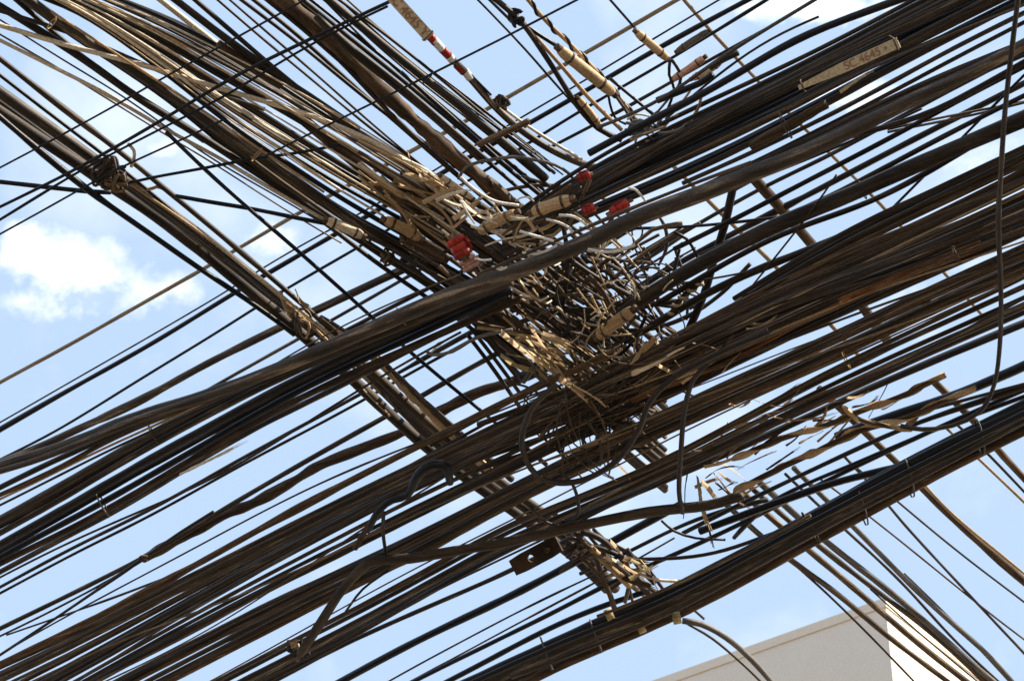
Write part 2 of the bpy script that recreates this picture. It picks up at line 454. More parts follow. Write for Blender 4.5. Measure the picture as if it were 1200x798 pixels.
# material | width in photo px | height above ground | points x,y in photo px | label
LIST_A = '''
s|5.0|7.9|0,448 88,400 238,315 300,279 410,216 560,135 640,88 693,59 798,-2|tan steel strand passing just under the white cloud at left
n|6.0|7.05|0,503 90,452 183,400 278,341 318,318 398,272 460,237 520,202 600,156 693,103 775,55 880,-2|thicker black cable next below the tan strand, over open sky
k|2.2|7.0|0,495 165,400 273,337 310,312 385,270 455,232 607,140 663,108 750,55 847,-2|hair-thin wire keeping just above the thicker black cable below the tan strand
n|3.6|7.0|0,539 60,508 237,400 300,360 340,336 423,288 485,251 605,178 640,155 710,113 785,70 902,-2|slim black wire, second below the tan strand, over open sky
n|2.6|6.42|-4,199 53,169 100,142 143,120 175,100 215,78 250,60 300,31 330,16 360,-2|topmost thin black wire crossing the cables in the top left corner
n|4.2|6.40|-4,245 75,207 135,173 175,150 210,128 265,94 300,75 368,45 400,28 465,-2|black wire over the brown taped cable, ending under the lettered tag
n|3.0|6.40|-4,260 78,210 94,200 157,168 185,153 222,135 285,103 300,90 375,47 412,28 455,8|thin black wire close below the one that ends under the lettered tag
n|2.6|6.41|-4,277 90,225 135,198 200,170 262,140|thin black wire reaching the left edge just above the white cloud
n|2.8|6.40|312,183 347,165 428,125 473,103 538,70 598,41 640,20 682,-2|thin black wire crossing over the red and white striped marker tape
k|4.0|7.0|640,175 736,125 788,95 850,60 900,33|black wire passing behind the pink sleeve
k|3.0|6.9|780,140 805,118 850,80 905,42 960,20|slim wire running up beside the small pale sleeve with a red end
g|4.5|6.3|700,150 770,125 830,75 900,33 935,12 962,-4|grey braided wire crossing white cloud at the top right
n|9.0|6.25|690,180 760,142 845,101 900,63 960,32 1005,17 1062,-4|thick clean black cable along the upper rim of the upper right mass
k|5.5|6.2|800,215 880,180 932,155 1000,122 1060,88 1150,38 1178,25 1204,12|upper wire of the parallel pair just under the lettered plate at upper right
k|5.0|6.2|805,226 880,192 940,162 1010,127 1070,95 1155,48 1204,24|lower wire of the parallel pair just under the lettered plate at upper right
k|7.0|6.2|900,190 960,168 1020,152 1060,148 1113,125 1180,85 1204,72|black cable that leaves the underside of the long thick cable at upper right
k|6.0|6.3|790,292 880,248 925,222 970,200 1085,140 1178,88 1204,76|black cable crossing the white cloud below the long thick cable
k|3.0|6.3|830,232 940,190 1020,156 1080,128|thin wire clinging under the long thick cable before the crossing twigs of wire
d|3.0|6.35|1040,155 1085,143 1175,135 1204,121|thin dusty wire nearly level beside the hanging wire, upper one
d|3.0|6.36|1040,152 1085,141 1140,131 1204,119|thin dusty wire nearly level beside the hanging wire, a touch higher at left
k|3.2|6.36|1040,250 1075,215 1130,160 1170,118 1204,84|thin wire slanting steeply up to the right edge past the hanging wire
k|6.0|6.3|820,300 900,262 970,232 1035,198 1137,143 1204,110|black cable halfway between the two thick dark cables at the right edge
d|2.5|6.2|815,425 840,385 875,345 925,280 958,240 980,205|thin wire slanting steeply up through the sky gaps right of the tangle
d|2.5|6.3|800,332 845,325 900,318 960,290 1030,262|thin wire dipping through the sky gap under the dark cable right of the tangle
k|7.0|6.9|740,345 790,310 830,290 880,262 930,238 1010,195 1100,148 1204,96|black cable seen through the sky gap right of the upright dark cable
k|5.0|6.9|740,310 775,285 820,262 900,215 960,190 1050,140 1204,58|slim cable seen through the sky gap above the curved thin wire
k|4.5|6.95|690,300 760,255 800,235 850,212 900,190 960,160|slim cable glimpsed between the long thick cable and the upright dark cable
k|3.6|6.4|700,268 760,268 820,266 870,260 920,254|level dusty wire crossing the upright dark cable
k|9|6.3|505,520 560,489 625,455 683,425 730,403 775,375 806,355 870,322 930,300 1000,272|dark brownish cable ending its open run across the tangle below the tan sleeve
k|18|6.22|700,392 740,358 800,319 835,302 900,266 950,247 1010,224 1060,198 1110,178 1204,138|thick black cable crossing the sky gaps right of the tangle below the longest thick cable
k|7|6.3|770,356 850,308 900,280 960,256 1020,240 1075,208 1140,172 1204,132|black cable hugging the underside of the second thick cable right of the tangle
k|9|6.6|-4,545 60,519 100,497 150,477 200,449 250,422 300,398 330,382 400,350 470,316 560,275 640,240|thick dark cable, uppermost of the heavy ones at the left edge
k|13|6.0|-4,549 50,533 100,514 150,492 200,476 250,460 300,441 350,421 400,399|heavy dark cable in the left fan that leads to the longest thick cable
d|4|5.9|560,322 600,305 680,270 750,239 825,210 880,190|thin dusty cable lying along the upper side of the thickest cable
k|7|6.1|-4,573 60,541 110,520 170,492 230,470 300,447 380,412 460,378|dark cable third from the top in the heavy fan at the left edge
b|6|6.1|-4,582 75,547 110,524 180,492 260,462 340,428 440,385|brown cable in the heavy fan at the left edge
t|3|6.1|-4,587 40,566 75,549 108,531 180,499 250,466|thin tan cable on the lower side of the heavy fan at the left edge
k|3|6.1|-4,594 50,567 110,536 180,503 300,452 420,402|thin black wire closing the heavy fan at the left edge from below
k|4.5|6.75|-4,690 93,638 180,595 300,528 425,460 470,435 560,385 640,345|upper wire of the close pair under the dangling tan strip
k|3.5|6.75|-4,697 93,645 180,602 300,536 432,466 475,440 560,394|lower wire of the close pair under the dangling tan strip
k|6|6.72|-4,738 93,691 168,653 205,632 255,601 300,574 385,525 455,487 505,458 575,418 660,375|black cable running through the small tape collar at lower left
k|2.5|6.5|-4,747 60,716 140,674 168,656|thin wire below the dark one that leads to the small tape collar
k|3.5|6.45|-4,770 60,728 140,673 168,655 200,630 250,600|wire rising steeply to the small tape collar at lower left
k|2.2|6.45|8,744 85,717 162,690 215,668|thin wire lying flatter than its neighbours under the small tape collar
b|8|6.1|-4,780 93,733 215,670 300,622 340,600 425,555 512,512 600,467 660,440 720,412|rusty brown cable forming the top edge of the lower dense mass
k|3|6.3|300,640 378,600 508,530 580,490|thin wire just below the rusty brown top cable, upper of two
k|3|6.3|300,648 390,600 515,535 590,497|thin wire just below the rusty brown top cable, lower of two
k|5.5|6.3|300,810 322,798 395,758 515,705 600,668 690,620|black cable bordering the open sky under the lower dense mass
n|9|6.4|385,806 400,798 500,745 600,698 680,655 740,622 800,590|thick clean black cable alone in the sky below the lower dense mass
k|2.2|6.5|440,806 453,798 600,720 700,672|thin wire below the lone thick cable, upper of two
k|2.2|6.5|470,804 600,734 705,678 790,630|thin wire below the lone thick cable, lower of two
n|5.5|6.4|470,806 485,798 600,741 655,715 710,685 825,635 900,598 1000,548 1075,512 1204,455|black cable crossing the lower sky from bottom centre to the right edge
n|6.5|6.4|510,806 527,798 600,758 662,727 710,708 760,692|black cable converging with the lashed bundle near the yellow tape
k|4.5|6.45|680,672 735,648 790,618 840,598 900,585|slim cable in the sky above the lashed bundle, left of the hanging tan strips
k|4.5|6.3|745,655 800,655 850,648 900,625 960,605|slim cable curving level into the top of the lashed bundle
n|5|6.4|860,630 900,585 1000,545 1055,520 1130,490 1204,463|black wire crossing the sky just above the lashed bundle at right
k|5.5|6.4|800,625 900,575 1000,528 1075,495 1204,452|black wire second above the lashed bundle at right
n|11|6.35|980,512 1050,485 1120,465 1204,428|thick clean black cable passing behind the hanging wire's curved end
k|4|6.4|1060,488 1150,463 1204,449|slim wire fanning out under the clean thick cable at the right edge
n|9|6.2|820,622 900,592 950,575 1000,557 1075,545 1130,520 1204,478|thick black cable merging into the upper edge of the lashed bundle
'''
LIST_B = '''
s|4.5|7.7|797,-4 825,30 868,73 900,108 993,200 1033,240 1060,270 1120,335 1160,380|tan steel strand slanting down through the upper right gaps
s|5.5|7.8|790,195 835,240 905,308 960,365 1010,420|second tan steel strand, showing right of the upright dark cable
b|13|6.9|880,205 905,232 950,285 1000,345 1040,400|wide brown cable seen behind the right-hand cables in the sky gap
k|6.5|6.5|-4,66 90,140 135,172 190,220 207,232 300,310 375,375 400,398|black cable along the upper side of the knotted left bundle, farther one
n|4.5|6.5|-4,85 80,150 118,178 150,203 215,258 300,328 340,360|slim clean wire between the knotted left bundle and the cable above it
n|6.5|6.45|-4,133 75,200 100,223 175,272 240,320 300,356 345,392|clean black cable along the lower side of the knotted left bundle
k|9|6.55|-4,5 58,43 108,73 135,100 175,125 225,153 275,185 300,203 383,255 425,285 463,308 512,340 560,372|black cable that passes beside the pale sleeve left of the tangle
k|6|6.6|14,-4 43,21 75,50 110,76 175,122 240,165|short visible black cable at the very top left corner
w|6|6.45|-4,29 38,43 100,60 150,70 212,90 300,117 375,137 450,172 500,203|bright pale cable sweeping flatly over the dark ones at top left
k|5|6.5|-4,10 43,22 100,46 150,68 205,92 250,110 310,128|black cable closely above the bright pale sweeping one
w|4.5|6.45|-4,46 50,73 100,98 140,115 175,143 213,163 250,178 300,212 380,258|pale cream wire with sun on it, second sweep at top left
d|2|6.5|-4,22 36,48 75,73 140,108 190,145 250,188 330,232 400,275|hair-thin dusty wire between the two pale sweeps
d|2|6.5|-4,38 90,92 175,147 250,190 320,238 400,285|hair-thin dusty wire under the pale cream sweep
n|4.5|6.42|195,155 240,200 300,252 345,290 400,340 440,375 465,400 525,450 600,512 640,545|black wire crossing alone over the sky and the left-hand cables down to the big loop
k|11|6.5|26,-4 83,38 125,63 163,88 213,120 250,145 300,180 375,230 425,268 480,300|thick dusty black cable under the wide sky slit at top left
t|3|6.42|60,14 125,56 213,113 300,172 380,225|sunlit tan wire riding on the thick dusty cable at top left
w|7|6.6|182,-4 240,43 262,58|pale cable end entering the brown crust at the top
b|12|6.5|255,52 275,66 300,85 330,100|brown crusted cable piece following the pale one
k|9|6.5|198,-4 250,37 300,72 360,112 420,152|black cable right beside the pale crusted cable end
k|6|6.5|224,-4 262,28 300,62 350,105 430,165|slim black cable, next right of the one beside the pale crusted end
k|3|6.6|249,-4 300,41 350,80 420,140 500,200|thin black wire third right of the pale crusted end
k|3|6.6|264,-4 300,28 360,78 440,150 510,208|thin black wire fourth right of the pale crusted end
k|4.5|6.6|279,-4 300,12 350,50 420,110 475,150 540,200|slim black wire just left of the wide brown taped cable
k|6|6.55|318,-4 365,40 412,82 440,120 500,175 535,205|black cable hugging the left side of the wide brown taped cable
k|10|6.45|380,-4 415,25 455,58 500,93 550,133 600,175 640,210|thick dark cable on the right of the wide brown taped cable
k|6|6.5|388,38 450,85 480,108 525,150 575,192|dark cable touching the right side of the wide brown taped cable
k|8|6.5|370,20 425,72 475,110 525,152 566,190|heavy dark cable tight against the wide brown taped cable
n|5|6.5|470,85 510,120 560,165 600,200|slim clean cable short and straight above the thin grey arc
n|2.2|6.5|425,28 455,55 525,110 600,160 660,205|hair-thin wire above the thick dark cable beside the brown taped one
n|2.5|6.5|490,70 545,110 600,155|hair-thin wire between the striped tape and the thick dark cable
n|3|6.55|558,-4 600,38 640,85 665,118 700,150|thin wire under the dark hanging curve at top centre
n|3.6|6.6|570,-4 600,25|short black wire entering the black clump at top centre
b|13|6.6|355,140 400,178 430,203 470,236 512,270 540,295|wide brown cable slanting beside the triangular sky gap into the tangle
n|3|6.5|711,-4 730,17 748,38|thin wire from which the small tan sleeve hangs, top centre
n|4|6.5|715,92 740,112 760,130 775,142|short black wire under the braided one
b|9|6.7|1095,448 1120,472 1150,498 1165,527 1204,567|brownish cable at the right edge above the tan-edged pair
t|3.5|6.7|1110,502 1143,533 1204,592|sunlit tan wire of the pair at the right edge
k|3.5|6.7|1120,496 1155,528 1204,580|dark wire of the pair at the right edge
b|8|6.7|960,455 1015,507 1055,545 1105,598 1150,637 1204,684|brown cable leaving the spiral-wrapped ones down to the right edge
t|3|6.68|1075,558 1109,598 1154,634 1204,675|sunlit tan wire along the brown cable down to the right edge
k|3.5|7.0|990,535 1040,588 1045,598 1137,698 1204,769|dark wire crossing the brownish thin one in the lower right sky
k|2.6|7.0|1000,545 1050,585 1065,598 1130,652 1204,708|thin dark wire reaching the right edge lower down, uncrossed
b|2.2|7.0|960,560 1010,598 1137,700 1204,752|brownish hair-thin wire in the lower right sky
g|6.5|6.9|930,548 992,608 1075,693 1165,773 1192,804|grey-black cable of the right-hand converging group over the white wall
k|3.5|6.95|920,555 982,613 1055,680 1117,748 1176,804|slim wire beside the grey-black cable of the converging group
k|2.4|6.95|1060,672 1120,730 1190,806|hair-thin wire along the right side of the converging group
g|7.5|6.9|890,565 960,628 1025,678 1090,733 1150,788 1170,804|cable crossing the upper corner of the building, right one
k|6|6.9|880,570 950,632 1025,690 1085,735 1140,785 1160,804|cable crossing the upper corner of the building, middle one
d|7.5|6.9|868,575 940,638 1000,688 1075,753 1140,804|cable crossing the upper corner of the building, left one
d|6.5|6.85|850,590 917,650 975,690 1040,745 1118,804|dusty cable crossing the building's shaded wall to its white side
k|2.8|6.85|905,640 950,678 1010,735 1078,806|thin wire crossing the building's shaded wall
k|1.8|6.9|1020,690 1090,752 1155,806|hair-thin wire on the white wall of the building
'''
def thick_main():
    pts = parse('-4,553 50,536 100,516 150,495 200,478 250,462 300,443 345,424 385,407 450,379 525,347 600,320 680,287 750,255 825,226 875,206 925,186 975,164 1030,137 1075,114 1110,98 1150,78 1204,50', 5.95)
    path, cw = world_path(pts); path = wob(path, .004, 2.3, 77); s0 = px(cw[12])
    xs = [(P(x, y, z).x, w) for (x, y, z), w in zip(pts, (8, 8, 9, 10, 10, 11, 13, 16, 18, 19, 20, 20, 20, 20, 20, 19, 18, 17, 16, 15, 14, 13, 13))]
    b = MB(); b.tube(path, .5 * s0, 16, rf=lambda t, p: pl_eval(xs, p.x) * (1 + .05 * noise.noise(p * 6)) if xs[0][0] < p.x < xs[-1][0] else (xs[0][1] if p.x <= xs[0][0] else xs[-1][1]))
    tag(b.build('thick_cable', 'k'), 'longest and thickest dark cable, crossing in front of the whole tangle', 'cable', GA)
thick_main()
def run(txt, grp):
    for ln in txt.strip().splitlines():
        m, w, z, pts, lab = ln.split('|')
        cable(m, float(w), float(z), pts, lab, grp, sm=16)
run(LIST_A, GA); run(LIST_B, GB)

# level wires on the left
cable('n', 5.5, 6.46, '-4,213 40,218 75,222 105,225 130,226', 'black wire running level from the left edge into the wire knot', GA)
cable('n', 5, 6.44, '205,230 245,237 300,246 350,256 388,263', 'black wire running nearly level into the pale sleeve', GA)
cable('k', 5, 6.44, '425,275 460,292 500,318 540,338', 'black wire leaving the pale sleeve towards the tangle', GA)
cable('n', 3.6, 6.44, '150,215 180,208 235,198 300,186 345,180 400,170', 'thin black wire running nearly level out of the wire knot', GA)

# the wide taped cables
wrapped('b', 18, 6.55, '328,-4 382,42 417,75 450,108 495,150 545,194 595,236 640,275', 'wide brown taped cable slanting down from the top edge into the tangle', lump=.45, freq=12)
wrapped('b', 12, 6.74, '168,655 200,637 265,603 300,588 345,563 375,545 425,525 475,505 520,480 560,460 600,447 650,425', 'lumpy brown taped cable crossing the sky left of centre', lump=.5, freq=7)
wrapped('b', 9, 6.6, '500,300 560,345 620,402', 'crusted brown cable under the red clamp', lump=.4)
wrapped('b', 13, 6.15, '880,172 920,150 968,122', 'brown taped cable end against white cloud left of the lettered plate', lump=.35)
wrapped('b', 8, 6.15, '560,170 620,142', 'brown crusted stub behind the black cables at top centre', lump=.3)
wrapped('o', 12, 6.10, '984,354 1020,340 1060,322 1100,306 1150,287', 'rust-orange stained cable in the right-hand mass', lump=.2, freq=5)
wrapped('o', 5, 6.09, '740,470 850,425 940,378 990,352', 'thin rust-orange cable leading up to the orange stained one', lump=.3, freq=6)

# left bundle lashed at the wire knot: one thing
def bundle(name, label, z, specs, ties, group=None):
    ps = [(m, w, dz, parse(p, z)) for m, w, dz, p in specs]
    t = root(name, P(*ps[0][3][len(ps[0][3]) // 2]))
    for i, (m, w, dz, pts) in enumerate(ps):
        path, cw = world_path([(a, b, c + dz) for a, b, c in pts]); path = wob(relax(path, 30), .003, 1.6, 300 + i)
        b = MB(); b.tube(path, w * .5 * px(cw[len(cw) // 2]), 10, rf=lambda t_, p: 1 + .12 * noise.noise(p * 9)); b.build('cable', m, t)
    for (x, y, rx, ry, ang, m) in ties:
        c = P(x, y, z); s = px(c); ux = cam_rot @ Vector((math.cos(rad(ang)), -math.sin(rad(ang)), 0)); uy = cam_rot @ Vector((0, 0, 1)); uz = ux.cross(uy)
        pp = [c + ux * rx * s * math.cos(a) + uy * ry * s * math.sin(a) + uz * s * 2.0 * (a / 6.28 - .5) for a in [k * 2 * math.pi / 24 for k in range(25)]]
        b = MB(); b.tube(pp, 1.0 * s, 6); b.build('wire_tie', m, t)
    return tag(t, label, 'cable bundle', group)
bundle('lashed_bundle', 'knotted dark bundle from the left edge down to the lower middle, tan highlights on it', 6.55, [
  ('k', 13, 0, '-4,107 50,146 100,180 128,200 225,270 300,332 370,385 425,430 490,500 545,548 640,610 690,650 722,690'),
  ('G', 14, .03, '-4,128 50,164 100,200 130,215 225,283 300,348 360,396 410,440 470,500 535,552 620,612 680,655 712,690'),
  ('G', 11, -.03, '110,187 150,212 225,266 300,325 360,376 420,418 480,478 550,540 640,602 700,650'),
  ('k', 8, .05, '-4,118 100,192 225,277 300,341 400,430 500,520 560,562'),
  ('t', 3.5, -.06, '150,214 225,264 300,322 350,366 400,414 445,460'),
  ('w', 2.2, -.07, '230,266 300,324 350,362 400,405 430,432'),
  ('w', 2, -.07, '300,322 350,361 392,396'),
  ('k', 8, -.02, '300,330 400,408 450,455 500,500 560,552')],
  [(125, 203, 19, 22, 40, 'k'), (131, 208, 19, 22, 48, 'b'), (250, 292, 18, 18, 46, 'd'), (440, 470, 24, 22, 46, 't'), (345, 372, 19, 20, 44, 't')])
wrapped('t', 11, 6.5, '412,395 432,412 456,435 482,462 520,500 552,532 580,556', 'tan spotted cable beside the lower run of the knotted bundle', lump=.45, freq=16)
wrapped('k', 9, 6.5, '375,372 425,405 470,446 520,492 575,540 600,562', 'dark lumpy cable above the tan spotted one', lump=.3, freq=12)
bundle('lashed_bundle', 'thick lashed bundle of black cables along the bottom right', 6.0, [
  ('n', 13, .03, '520,812 600,775 660,748 700,730 760,703 820,677 875,645 930,618 985,588 1040,558 1095,528 1150,500 1204,477'),
  ('k', 12, .0, '540,815 600,785 660,758 720,735 780,712 835,683 890,652 950,620 1010,587 1060,560 1120,527 1204,487'),
  ('k', 12, .04, '560,812 610,790 660,768 730,742 790,720 850,690 905,658 960,628 1020,594 1080,563 1140,530 1204,496'),
  ('b', 11, .0, '590,812 650,782 720,752 780,728 830,705 880,676 930,648 985,618 1040,588 1075,568 1140,532 1204,501'),
  ('n', 7, -.05, '540,805 620,768 700,735 790,700 870,655 950,612 1040,565 1130,518 1204,482'),
  ('k', 6, -.05, '600,793 680,762 760,730 840,690 900,655 960,620 1060,570 1204,492'),
  ('d', 4, -.06, '700,722 760,700 830,668 900,632 950,604'),
  ('n', 9, .05, '620,768 680,738 740,710 800,684 860,652 900,632 960,598 1020,565 1100,520 1204,470')],
  [(640, 765, 20, 15, 70, 'g'), (698, 745, 20, 15, 70, 'g'), (1010, 593, 22, 15, 75, 'g'), (1065, 560, 22, 15, 78, 'g'), (1148, 512, 20, 15, 80, 'g'), (950, 618, 20, 15, 60, 'd')])
bundle('lashed_bundle', 'second heavy group of dark cables from the top at the left edge', 6.15, [
  ('k', 9, 0, '-4,612 15,603 60,576 100,552 150,524 225,482 300,444 400,402 520,352'),
  ('b', 8, .02, '-4,620 25,605 100,559 150,530 225,489 300,449 400,405 520,356'),
  ('k', 8, .0, '-4,628 45,601 100,567 150,536 225,496 300,456 400,410 500,372 600,330')], [(180, 510, 12, 10, 62, 'd')])
bundle('lashed_bundle', 'third and broadest heavy group of dark cables at the left edge', 6.2, [
  ('k', 9, 0, '-4,640 65,602 175,537 240,503 300,469 400,418 500,372 580,335'),
  ('k', 8, .03, '-4,648 80,600 175,546 240,511 300,476 400,425 500,380 600,330'),
  ('n', 8, .0, '-4,655 100,600 185,551 240,521 300,484 400,432 500,388 600,340'),
  ('b', 8, .02, '-4,662 120,600 200,553 300,492 380,452 440,425 520,390 610,350'),
  ('k', 7, .03, '-4,672 60,638 135,600 200,560 300,499 350,476 400,452 500,400 600,348')], [(120, 590, 17, 12, 62, 'd')])

# ================================================================== BANDS of look-alike cables
def B(*a, **k): band(*a, **k)
B(10, (4.5, 9), (6.0, 6.3), 'kGkGdb', xs=(-40, 1204), up='0,780 93,738 215,676 300,634 400,582 510,530 600,487 700,438 800,385 900,335 1000,292 1100,248 1200,196',
  lo='0,838 83,794 300,670 425,604 500,566 600,520 700,470 800,424 900,376 1000,338 1100,302 1200,260', label='dusty dark cable packed in the upper layer of the long dense mass under the tangle', group='upper layer of the dense mass', drift=.9)
B(4, (5, 9), (6.0, 6.25), 'kGdb', xs=(-40, 1204), up='0,850 83,800 300,680 425,614 500,575 600,530 700,482 800,430 900,382 1000,335 1100,298 1200,256',
  lo='0,862 120,794 300,699 447,630 560,572 650,530 760,475 900,412 1000,368 1200,276', label='dark cable between two sky slits in the middle of the dense mass', group='middle layer of the dense mass', drift=.7)
B(7, (5, 9), (6.0, 6.3), 'kGkdb', xs=(-40, 1204), up='0,870 120,800 300,708 447,641 560,585 650,540 760,485 900,420 1000,376 1100,328 1200,284',
  lo='0,905 200,796 300,746 400,694 500,647 600,590 700,545 800,500 900,458 1000,412 1100,364 1200,318', label='dark cable packed in the lower layer of the dense mass', group='lower layer of the dense mass', drift=.8)
B(7, (5, 8.5), (6.02, 6.3), 'kGkdn', xs=(150, 1204), up='200,822 300,768 400,716 500,666 600,606 700,572 760,546 820,516 900,470 1000,418 1100,372 1200,324',
  lo='300,808 400,758 500,700 600,646 700,600 800,560 900,518 995,474 1055,446 1165,403 1200,388', label='dark cable in the bottom band of the dense mass, above the spiral-wrapped pair', group='bottom band of the dense mass', drift=.9)
B(15, (5.5, 9), (6.2, 6.5), 'kkGdnk', '590,262 620,240 680,192 750,158 830,115 900,88 975,48 1050,10 1120,-30 1200,-70',
  '550,322 620,282 700,246 760,226 835,193 900,160 965,124 1055,77 1160,24 1200,4', 'dark cable packed in the upper right mass around the lettered plate', 'upper right mass', drift=.9)
B(6, (4, 7), (6.1, 6.3), 'kkd', '860,348 900,325 957,285 1015,252 1050,237 1100,217 1145,200 1200,172',
  '860,372 900,345 1000,292 1050,266 1100,246 1200,198', 'slim dark cable on the porous top rim of the right-hand mass', 'top rim of the right-hand mass', drift=1.2)
B(5, (6, 9), (5.97, 6.1), 'knk', '860,205 900,182 1000,140 1050,112 1100,86 1204,46', '860,222 900,200 1000,155 1050,132 1110,104 1204,64', 'dark cable bound closely round the far end of the thickest cable', 'cables beside the thickest cable', drift=1)
B(6, (4, 7), (6.35, 6.5), 'kkd', '560,300 620,330 700,372 760,400', '545,318 600,352 660,395 720,440', 'dusty dark wire slanting down through the heart of the tangle', GT, drift=1.2, dx=40)
B(26, (4, 9), (6.5, 6.75), 'kGdbGkG', '470,185 540,222 620,275 700,338 760,392 830,455 900,520', '420,268 500,335 560,385 610,425 660,470 720,530 780,580', 'grimy brown cable running down through the tangle from upper left to lower right', 'grimy cables through the tangle', drift=1.8, dx=45)
B(9, (4, 8), (6.55, 6.8), 'kdbk', '640,640 690,615 760,560', '715,700 760,672 800,630', 'brown', 'x', xs=(0, 1)) if False else None
# upper left fan
B(11, (4, 7.5), (6.45, 6.65), 'kkGkn', xs=(15, 520), up='95,-4 170,22 238,54 300,84 370,125 440,165 500,205', lo='45,-4 100,14 150,56 212,98 250,136 300,168 380,222 450,262 500,290', label='dark cable of the upper left fan closing on the tangle', group='upper left fan', drift=1.6, dx=50)
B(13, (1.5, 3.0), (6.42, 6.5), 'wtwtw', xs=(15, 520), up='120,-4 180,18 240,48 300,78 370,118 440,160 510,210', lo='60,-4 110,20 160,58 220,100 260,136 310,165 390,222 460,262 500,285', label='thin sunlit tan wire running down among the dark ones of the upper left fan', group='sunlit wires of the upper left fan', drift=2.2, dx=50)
B(7, (3, 6), (6.5, 6.7), 'kkkdn', xs=(90, 530), up='135,-4 200,20 250,44 310,84 380,130 450,170 520,212', lo='110,-4 180,28 240,60 300,96 360,135 430,180 500,225', label='dark cable along the upper rim of the upper left fan', group='rim of the upper left fan', drift=1.5, dx=50)
B(8, (3, 6), (6.5, 6.7), 'kkn', xs=(285, 650), up='395,-4 440,30 500,78 560,130 620,182 650,205', lo='300,0 350,38 410,95 470,145 530,200 560,225', label='straight dark cable among those beside the wide brown taped cable', group='cables beside the wide brown taped cable', drift=1.2, dx=50)
B(5, (2, 3.2), (6.5, 6.7), 'kn', xs=(370, 645), up='420,5 470,50 530,95 590,140 640,180', lo='395,15 450,70 510,118 570,165 610,200', label='hair-thin dark wire right of the wide brown taped cable', group='hair-thin wires near the brown taped cable', drift=1.5, dx=50)
B(7, (4, 7.5), (6.48, 6.6), 'dkGk', xs=(20, 620), up='26,-8 83,34 125,60 163,84 205,110 290,172 380,232 430,262 480,285 540,318 600,350', lo='20,-4 83,43 125,68 163,93 205,122 290,196 400,275 450,315 510,352 570,395', label='dark dusty cable entering the tangle from the left below the red clamp', group='cables entering the tangle below the red clamp', drift=1.2, dx=40)
B(8, (2, 4), (6.38, 6.5), 'twtb', '420,165 480,195 530,225 570,262', '395,185 450,235 500,270 540,300', 'sunlit dusty wire reaching the tangle above the red clamp', 'wires reaching the tangle above the red clamp', drift=1.5, dx=40)
B(4, (4, 7), (6.5, 6.6), 'k', '548,358 600,418 640,470', '530,372 570,420 610,480', 'dark cable slanting steeply down across the sky gap under the tangle', 'cables under the tangle', drift=.8, dx=30)
B(3, (3, 5), (6.75, 6.9), 'kn', xs=(240, 640), up='430,350 520,300 600,262', lo='410,400 520,345 600,305', label='dark cable glimpsed behind the long thick one left of the tangle', group='cables behind the long thick one', drift=1, dx=60)
B(7, (1.8, 2.6), (6.4, 6.5), 'k', '300,650 380,610 450,575', '260,690 330,655 400,620', 'very thin black wire in the small comb left of the black hose', 'small comb of thin wires', drift=.6, dx=60)
B(6, (1.6, 2.4), (6.4, 6.5), 'kg', '575,505 620,482', '583,520 628,497', 'very thin short wire in the fine comb below the taped cable', 'fine comb under the taped cable', drift=.3, dx=20)
# small grid of wires seen in the heart of the tangle
B(5, (2, 3.2), (6.7, 6.8), 'k', '690,322 760,288 800,262', '715,352 770,325 800,300', 'thin dark wire of the small open grid in the tangle, rising to the right', 'small open grid, rising wires', drift=.6, dx=30)
B(6, (2, 3.2), (6.8, 6.9), 'k', '745,280 775,305 800,330', '700,305 730,335 760,362', 'thin dark wire of the small open grid in the tangle, falling to the right', 'small open grid, falling wires', drift=.6, dx=30)

# ================================================================== SPIRALS
ribbon(10, 6.0, '860,538 900,520 970,497 1030,474 1065,460 1108,440', 'upper tan cable with a dark strip wound round it at lower right')
ribbon(11, 6.05, '862,575 900,555 940,537 1000,508 1060,490 1120,465 1143,453', 'lower tan cable with a dark strip wound round it at lower right')
ribbon(8, 6.0, '985,476 1010,492 1040,500 1068,503', 'short tan wound end joining the hanging wire')
helix('t', 'n', 7, 6.5, '612,-8 640,25 671,55 700,85 722,110 745,140', 'black and cream twisted cable at top centre', pitch=9, cover=.6)
helix('d', 'w', 9, 6.3, '786,368 800,348 822,330', 'cream coil wound round a dark cable right of the tangle heart', pitch=3.2, cover=.5)
helix('b', 'w', 5, 6.3, '500,500 520,515', 'short wound brown stub', pitch=3, cover=.4) if False else None

# ================================================================== TAGGED CABLE WITH STRIPES
def stripe_cable():
    pts = parse('440,-30 470,5 500,40 522,62 545,85 580,125 610,152 645,175 685,193 720,200', 6.5)
    path, cw = world_path(pts, step=.01); r = 4.4 * px(cw[2])
    t = root('striped_cable', path[len(path) // 2])
    b = MB(); b.tube(path, r, 10); b.build('sheath', 'k', t)
    for (a, c, m) in (('503,42', '510,50', 'r'), ('518,58', '526,66', 'r'), ('535,76', '544,85', 'r'), ('545,84', '551,92', 'W'), ('508,47', '518,58', 'W'), ('526,66', '532,73', 'W')):
        q = cr([P(*parse(a, 6.5)[0]), P(*parse(c, 6.5)[0])], .008)
        b = MB(); b.tube(q, r * 1.12, 12); b.build('marker_band', m, t)
    tag(t, 'black cable with red and white marker bands below the lettered tag, top centre', 'cable')
stripe_cable()
cable('w', 4, 6.47, '577,117 610,142 645,165 682,187', 'cream wire lying on the striped cable below its clamp', GT)
cable('n', 3, 6.5, '500,42 535,72 575,112', 'thin black wire running beside the striped cable', GT)
cable('k', 7, 6.45, '556,-20 598,14 618,35 645,75 675,122 700,150 728,164', 'black cable hanging in a curve from the clump at top centre', GT)
cable('n', 5, 6.5, '600,12 620,33 655,56', 'short black cable entering the long tan sleeve at top centre', GT)
